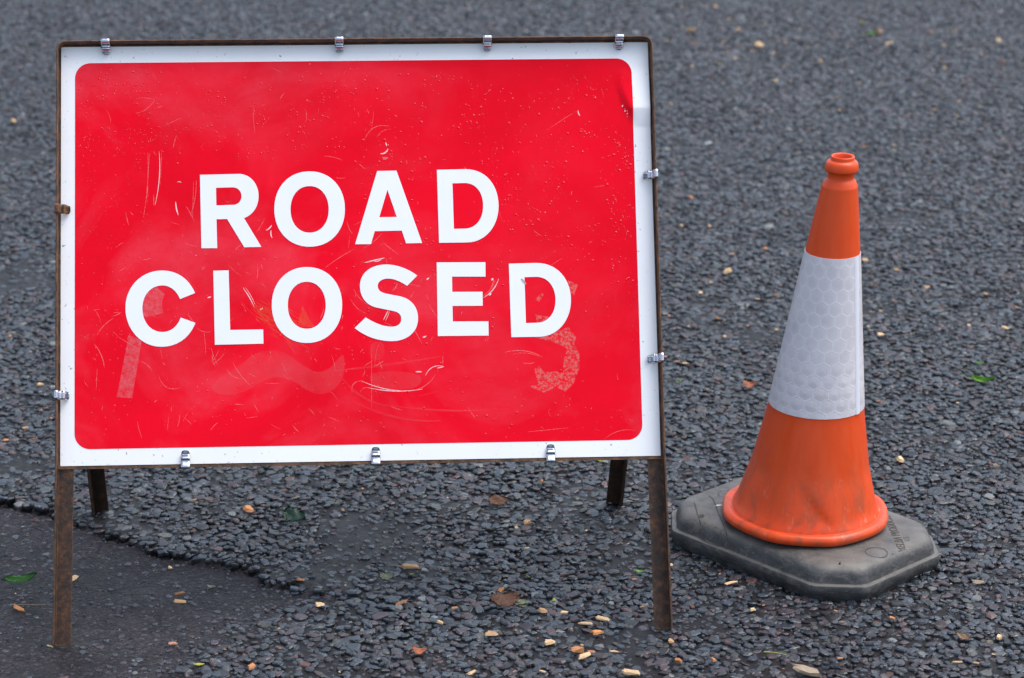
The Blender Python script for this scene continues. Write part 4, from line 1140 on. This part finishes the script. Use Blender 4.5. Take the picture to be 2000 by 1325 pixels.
for it in [
    (40, 1134, 66, LA, 'green', 0.3, 'dark green pointed leaf on the smooth tarmac left of the left front leg', 'leaf'),
    (57, 1180, 68, TW, 'twig', -0.08, 'thin brown twig lying left of the left front leg', 'twig'),
    (37, 1186, 28, B_, 'orange', -0.3, 'orange wood splinter lying against the brown twig', 'wood chip'),
    (144, 1126, 19, A_, 'pale', 0.9, 'pale upright wood chip just right of the left front leg', 'wood chip'),
    (332, 1105, 9, C_, 'pale', 0.2, 'tiny pale chip alone on the worn tarmac below the broken edge', 'wood chip'),
    (182, 1086, 32, TW, 'moss', 0.05, 'mossy dark twig behind the left front leg, below the broken edge', 'twig'),
    (350, 1156, 21, B_, 'orange', 0.1, 'brown splinter just above the flat grey-tan chip on the worn tarmac', 'wood chip'),
    (350, 1171, 26, B_, 'tan', 0.0, 'flat grey-tan bar-shaped chip on the worn tarmac', 'wood chip'),
    (337, 1254, 18, A_, 'pink', 0.3, 'pinkish brown chip low on the worn tarmac, level with the leg foot', 'wood chip'),
    (388, 1300, 23, SC, 'yellow', 0.2, 'pale yellow leaf scrap at the lower edge of the worn tarmac', 'leaf'),
    (491, 1307, 17, A_, 'orange', 0.7, 'orange chip right of the pale yellow leaf scrap', 'wood chip'),
    (625, 1184, 19, A_, 'pale', 0.4, 'pale square chip where the worn tarmac ends below the board', 'wood chip'),
    (484, 999, 23, C_, 'orange', 0.6, 'orange-brown chunky chip under the left half of the board', 'wood chip'),
    (577, 1017, 52, LO, 'ivy', -0.5, 'dark green ivy leaf under the board', 'leaf'),
    (563, 997, 11, A_, 'tan', 0.4, 'small tan chip beside the dark ivy leaf', 'wood chip'),
    (587, 1137, 18, B_, 'orange', -0.2, 'orange splinter at the broken edge of the chipped surface', 'wood chip'),
    (379, 980, 11, B_, 'tan', 0, 'small tan sliver under the board near the left rear leg', 'wood chip'),
    (66, 1012, 14, SC, 'red', 0.3, 'dark red leaf scrap left of the sign at the tarmac crack', 'leaf'),
    (412, 1142, 19, SC, 'paleleaf', -0.2, 'grey-green leaf scrap on the worn tarmac', 'leaf'),
    (98, 1258, 15, D_, 'pale', -0.3, 'pale sliver under the foot of the left front leg', 'wood chip'),
    (973, 986, 42, OV, 'brown', 0.3, 'brown curled leaf under the middle of the board', 'leaf'),
    (1029, 1024, 15, C_, 'tan', 0.4, 'orange-tan block chip below the brown curled leaf', 'wood chip'),
    (1008, 1034, 8, C_, 'pale', 0.3, 'tiny pale chip left of the orange-tan block chip', 'wood chip'),
    (1029, 1074, 11, B_, 'pale', -0.2, 'small pale chip between the two brown leaves', 'wood chip'),
    (748, 916, 21, TW, 'twig', -0.1, 'short pale twig just under the middle of the board edge', 'twig'),
    (845, 915, 24, TW, 'dryleaf', -0.1, 'short dry stalk under the board edge, right of the short pale twig', 'twig'),
    (1173, 903, 14, SC, 'yellow', -0.3, 'orange-yellow leaf scrap beside the right rear leg', 'leaf'),
    (800, 1112, 36, B_, 'tan', -0.15, 'long tan splinter with dark bark below the middle of the board', 'wood chip'),
    (755, 1133, 30, LO, 'paleleaf', 0.5, 'pale green-grey lobed leaf left of the long tan splinter', 'leaf'),
    (804, 1125, 13, SC, 'yellow', 0.0, 'small yellow leaf scrap touching the long tan splinter', 'leaf'),
    (785, 1182, 27, B_, 'orange', 0.35, 'orange splinter below the pale lobed leaf', 'wood chip'),
    (978, 1156, 14, C_, 'orange', 0.9, 'dark orange curled chip above the big brown leaf', 'wood chip'),
    (988, 1189, 66, LO, 'brown', 0.55, 'big flat brown leaf with raised stalk in front of the sign', 'leaf'),
    (1018, 1192, 30, SC, 'paleleaf', 0.5, 'grey-green leaf fragment lying on the big brown leaf', 'leaf'),
    (1059, 1198, 20, C_, 'tan', 0.4, 'tan chip with bark right of the big brown leaf', 'wood chip'),
    (1103, 1200, 15, B_, 'pale', -0.1, 'pale orange sliver between the barky tan chip and the pale splinters', 'wood chip'),
    (1082, 1176, 8, C_, 'yellow', 0.3, 'tiny yellow fleck above the barky tan chip', 'wood chip'),
    (887, 1191, 15, B_, 'orange', 0.4, 'small orange chip left of the big brown leaf', 'wood chip'),
    (859, 1220, 14, C_, 'pale', 1.3, 'yellowish upright block chip in front of the sign', 'wood chip'),
    (961, 1243, 27, A_, 'tan', -0.3, 'tan rectangular chip below the big brown leaf', 'wood chip'),
    (1176, 1213, 30, B_, 'pale', -0.35, 'pale splinter with bark, uppermost of the cluster left of the right front leg', 'wood chip'),
    (1142, 1223, 31, D_, 'pale', 0.2, 'flat pale sliver beside the barky splinter near the right front leg', 'wood chip'),
    (1166, 1241, 25, A_, 'orange', 0.35, 'orange chip below the flat pale sliver', 'wood chip'),
    (1074, 1259, 22, A_, 'pale', 0.1, 'pale oblong chip left of the chip cluster', 'wood chip'),
    (1127, 1276, 27, C_, 'orange', 0.1, 'rounded orange chip above the pale block near the bottom', 'wood chip'),
    (1141, 1292, 25, A_, 'pale', 0.05, 'pale orange block touching the rounded orange chip', 'wood chip'),
    (1155, 1284, 18, B_, 'orange', 0.4, 'narrow orange chip lying on the pale orange block', 'wood chip'),
    (1199, 1277, 19, D_, 'pale', 0.25, 'thin pale sliver right of the orange chips', 'wood chip'),
    (820, 1278, 34, TR, 'rustleaf', 0.6, 'orange-brown triangular leaf with upright stalk near the bottom', 'leaf'),
    (922, 1318, 20, B_, 'pale', 0.5, 'pale chip at the bottom right of the triangular leaf', 'wood chip'),
    (1059, 1315, 17, D_, 'pale', -0.8, 'slanting pale orange sliver near the bottom middle', 'wood chip'),
    (1231, 1319, 38, B_, 'pale', -0.2, 'large pale split chip at the very bottom', 'wood chip'),
    (1325, 1295, 15, C_, 'orange', 1.3, 'orange block chip below the foot of the right front leg', 'wood chip'),
    (1310, 1256, 11, C_, 'tan', 0.5, 'small tan chip right of the right front foot', 'wood chip'),
    (1031, 1129, 15, TW2, 'yellow', -0.9, 'short green-tan stem above the big brown leaf', 'twig'),
    (1250, 1120, 17, SC, 'bright', -0.4, 'small green leaf scrap left of the right front leg', 'leaf'),
    (1239, 1135, 10, B_, 'orange', 0, 'small orange chip under the green leaf scrap', 'wood chip'),
    (1310, 1107, 9, C_, 'pale', 0.2, 'pale fleck between the right front leg and the rubber base', 'wood chip'),
    (1253, 1189, 10, B_, 'tan', 0.2, 'small tan chip just left of the right front leg', 'wood chip'),
    (1428, 1143, 28, D_, 'pale', 0.35, 'pale splinter in front of the left side of the rubber base', 'wood chip'),
    (1757, 902, 16, C_, 'pale', 0.5, 'pale jagged chip just right of the cone foot', 'wood chip'),
    (1943, 913, 14, C_, 'grey', 0.2, 'light grey stone right of the cone near the photo edge', 'stone'),
    (1911, 1142, 26, B_, 'grey', -0.15, 'flat light grey stone right of the rubber base', 'stone'),
    (1470, 1195, 12, C_, 'pale', 0.1, 'pale chip in front of the rubber base, below the pale splinter', 'wood chip'),
    (1514, 1280, 46, ('twig', 5, 0.022), 'yellow', -0.25, 'yellow-green grass blade in front of the cone', 'grass blade'),
    (1574, 1318, 62, B_, 'grey', -0.1, 'big grey weathered piece of bark at the very bottom', 'wood chip'),
    (1883, 1252, 38, LA, 'dryleaf', -0.9, 'pale dry narrow leaf lying slanted at lower right', 'leaf'),
    (1950, 1249, 14, C_, 'pale', 0.8, 'pale chip right of the dry narrow leaf', 'wood chip'),
    (1932, 1257, 13, A_, 'grey', 0.1, 'light grey pebble between the dry narrow leaf and the pale chip', 'stone'),
    (1869, 1298, 21, D_, 'dryleaf', 0.0, 'pale orange sliver below the dry narrow leaf', 'wood chip'),
    (1906, 1299, 14, B_, 'tan', -0.7, 'thin brown sliver right of the pale orange sliver', 'wood chip'),
    (1940, 1282, 13, D_, 'pale', 0.8, 'short pale sliver at lower right standing slanted', 'wood chip'),
    (1641, 1290, 13, B_, 'orange', 0.2, 'orange chip at the bottom right of the grass blade', 'wood chip'),
    (1394, 1294, 11, C_, 'orange', 0.5, 'small orange chip midway between right front foot and grass blade', 'wood chip'),
    (1743, 1211, 13, B_, 'orange', -0.1, 'small orange chip below the right corner of the rubber base', 'wood chip'),
    (1632, 1197, 8, B_, 'orange', -0.1, 'tiny orange fleck below the front edge of the rubber base', 'wood chip'),
    (1919, 750, 52, LA, 'bright', -0.45, 'bright green curled leaf right of the cone', 'leaf'),
    (1913, 713, 18, SC, 'bright', 0, 'small bright green scrap above the curled green leaf', 'leaf'),
    (1465, 757, 32, TR, 'rustleaf', 0.5, 'orange triangular leaf scrap left of the cone', 'leaf'),
    (1689, 511, 13, A_, 'pale', 0.1, 'pale chip just right of the white sleeve top', 'wood chip'),
    (1811, 564, 12, A_, 'tan', 0.1, 'orange-tan chip level with the white sleeve, right of the cone', 'wood chip'),
    (1750, 530, 12, A_, 'tan', 0.1, 'brown chip right of the pale chip by the sleeve top', 'wood chip'),
    (1925, 578, 12, A_, 'pale', 0.1, 'pale chip far right level with the white sleeve', 'wood chip'),
    (1985, 603, 9, A_, 'orange', 0.1, 'orange chip at the right photo edge level with the sleeve', 'wood chip'),
    (1964, 644, 17, B_, 'pale', -0.1, 'pale and brown chip at far right above the green leaf', 'wood chip'),
    (1892, 638, 9, A_, 'pale', 0.4, 'small pale chip above the bright green leaf', 'wood chip'),
    (1720, 656, 13, A_, 'pale', 0, 'pale chip close to the right side of the white sleeve', 'wood chip'),
    (1707, 559, 19, SC, 'brown', -0.1, 'brown leaf scrap close to the right side of the sleeve', 'leaf'),
    (1717, 787, 15, SC, 'pink', 0, 'red-brown scrap right of the lower sleeve edge', 'leaf'),
    (1421, 535, 17, C_, 'pale', 0.2, 'pale chunky chip between sign and cone', 'wood chip'),
    (1430, 499, 12, D_, 'pale', 0.1, 'pale sliver above the chunky chip between sign and cone', 'wood chip'),
    (1478, 587, 13, B_, 'pale', 0.5, 'pale narrow chip left of the cone, right of the chunky chip', 'wood chip'),
    (1402, 625, 12, A_, 'orange', 0, 'orange chip between sign and cone below the chunky chip', 'wood chip'),
    (1368, 574, 8, A_, 'pale', 0.2, 'tiny pale chip right of the board edge, left of the chunky chip', 'wood chip'),
    (1517, 647, 9, A_, 'pale', 0.2, 'pale chip touching the outline of the white sleeve at its left', 'wood chip'),
    (1516, 579, 10, A_, 'orange', 0.2, 'orange chip just left of the upper white sleeve', 'wood chip'),
    (1495, 488, 9, A_, 'orange', 0.2, 'small orange chip between sign and the upper orange cone', 'wood chip'),
    (1325, 748, 13, SC, 'bright', 0, 'small green scrap right of the board, near the lower clip', 'leaf'),
    (1339, 713, 13, D_, 'pale', 0, 'pale sliver right of the lower right clip', 'wood chip'),
    (1322, 710, 13, B_, 'pink', 0.4, 'brown splinter touching the lower right clip level, beside the pale sliver', 'wood chip'),
    (1482, 91, 18, C_, 'pale', 0.2, 'largest pale chip on the far road above the cone', 'wood chip'),
    (1683, 47, 13, A_, 'yellow', 0.2, 'yellowish chip high on the far road', 'wood chip'),
    (1702, 70, 26, LA, 'bright', 0.2, 'green narrow leaf on the far road', 'leaf'),
    (1718, 64, 10, C_, 'orange', 0.2, 'orange fleck at the tip of the far green leaf', 'wood chip'),
    (1957, 126, 17, SC, 'orange', 0.0, 'orange-brown scrap on the far road near the right edge', 'leaf'),
    (1950, 82, 11, C_, 'pale', 0.2, 'pale chip on the far road near the right edge', 'wood chip'),
    (1405, 127, 13, SC, 'yellow', 0.1, 'yellow-green scrap on the far road right of the board corner', 'leaf'),
    (1350, 62, 20, B_, 'tan', 0.0, 'tan stick chip on the far road beyond the right top corner of the board', 'wood chip'),
    (1383, 283, 16, D_, 'white', -0.1, 'white sliver on the road between the board and the cone top', 'wood chip'),
    (79, 755, 15, A_, 'pale', 0.2, 'pale tan chip left of the board near the lower left clip', 'wood chip'),
    (50, 839, 12, A_, 'tan', 0.2, 'tan chip left of the board below the lower left clip', 'wood chip'),
    (12, 863, 11, A_, 'orange', 0.2, 'orange chip at the left photo edge beside the board bottom', 'wood chip'),
    (26, 240, 11, C_, 'pale', 0.2, 'pale chip on the blurred road left of the board top', 'wood chip'),
    (1404, 988, 17, D_, 'white', 0.1, 'white scrap caught between the rubber base and the cone ring', 'scrap'),
]:
    o = litter(*it)
    if it[6].startswith('white scrap'): 
        q = unproj(1404, 988, 0.064); o.location = tuple(q)
    if it[7] == 'leaf' and it[2] > 24:
        o.rotation_euler = (0.42, lr.uniform(-.1, .1), it[5]); o.location.z += 0.10 * o.scale[0]
    if 'raised stalk' in it[6] or 'lying on the' in it[6] or 'touching the rounded' in it[6]: o.location.z += 0.006
# flecks too small to tell apart, by stretch of road
FAR = [(1331, 16), (1567, 43), (1468, 103), (1423, 104), (1602, 122), (1826, 216), (1490, 348), (1349, 389), (1500, 331), (1964, 400), (1331, 444), (1386, 444), (1515, 160), (1680, 165), (1640, 217), (1531, 132), (1510, 106), (1524, 85), (1533, 84), (1442, 59), (1581, 94), (1843, 91), (1352, 62), (1865, 63), (1733, 88), (1819, 65), (1740, 86), (1569, 172), (1544, 160), (1872, 202), (1914, 210), (1958, 275), (1688, 289), (1747, 287), (1538, 365), (1869, 230), (1329, 134), (1352, 133), (1396, 15), (1490, 52), (1412, 85), (1355, 86), (1300, 81), (1393, 110), (1436, 117), (1845, 136), (1918, 109), (1632, 192), (1425, 40), (1310, 205)]
for x, y in FAR:
    litter(x, y, lr.uniform(5, 9), lr.choice([A_, B_, C_]), lr.choice(['pale', 'pale', 'orange', 'tan']), None, 'tiny pale or orange wood fleck on the far road above and around the cone top', 'wood chip', 'wood flecks on the far road')
NEAR = [(675, 1147), (1182, 1181), (1380, 1120), (1346, 1172), (1491, 1186), (1530, 1235), (1598, 1118), (1857, 1144), (1985, 1245), (1805, 1170), (1530, 1310), (1406, 1125), (1339, 1013), (1227, 1065), (1100, 964), (1058, 943), (874, 976), (708, 958), (670, 1000), (812, 1180), (866, 1116), (876, 1140), (820, 1190), (1008, 1235), (1050, 1250), (1200, 1260), (1116, 1232), (1137, 1265), (663, 1316), (1005, 1315), (1290, 1170), (545, 1230), (440, 1270), (30, 1155), (1145, 1040), (1226, 982), (1094, 905)]
for x, y in NEAR:
    litter(x, y, lr.uniform(4, 7.5), lr.choice([A_, B_, C_]), lr.choice(['pale', 'orange', 'orange', 'tan']), None, 'tiny wood fleck between the stones in front of the board and cone', 'wood chip', 'wood flecks on the near road')
MID = [(1307, 620), (1299, 700), (1345, 640), (1415, 660), (1440, 555), (1388, 555), (1460, 640), (1720, 610), (1800, 690), (1840, 640), (1780, 655), (1950, 820), (1870, 790), (1745, 590), (1695, 640), (1765, 652), (1985, 740), (20, 660), (60, 690), (90, 800), (15, 780), (65, 860), (100, 820)]
for x, y in MID:
    litter(x, y, lr.uniform(4, 8), lr.choice([A_, B_, C_]), lr.choice(['pale', 'orange', 'pink']), None, 'tiny wood fleck on the road beside the board or beside the white sleeve', 'wood chip', 'wood flecks on the middle road')
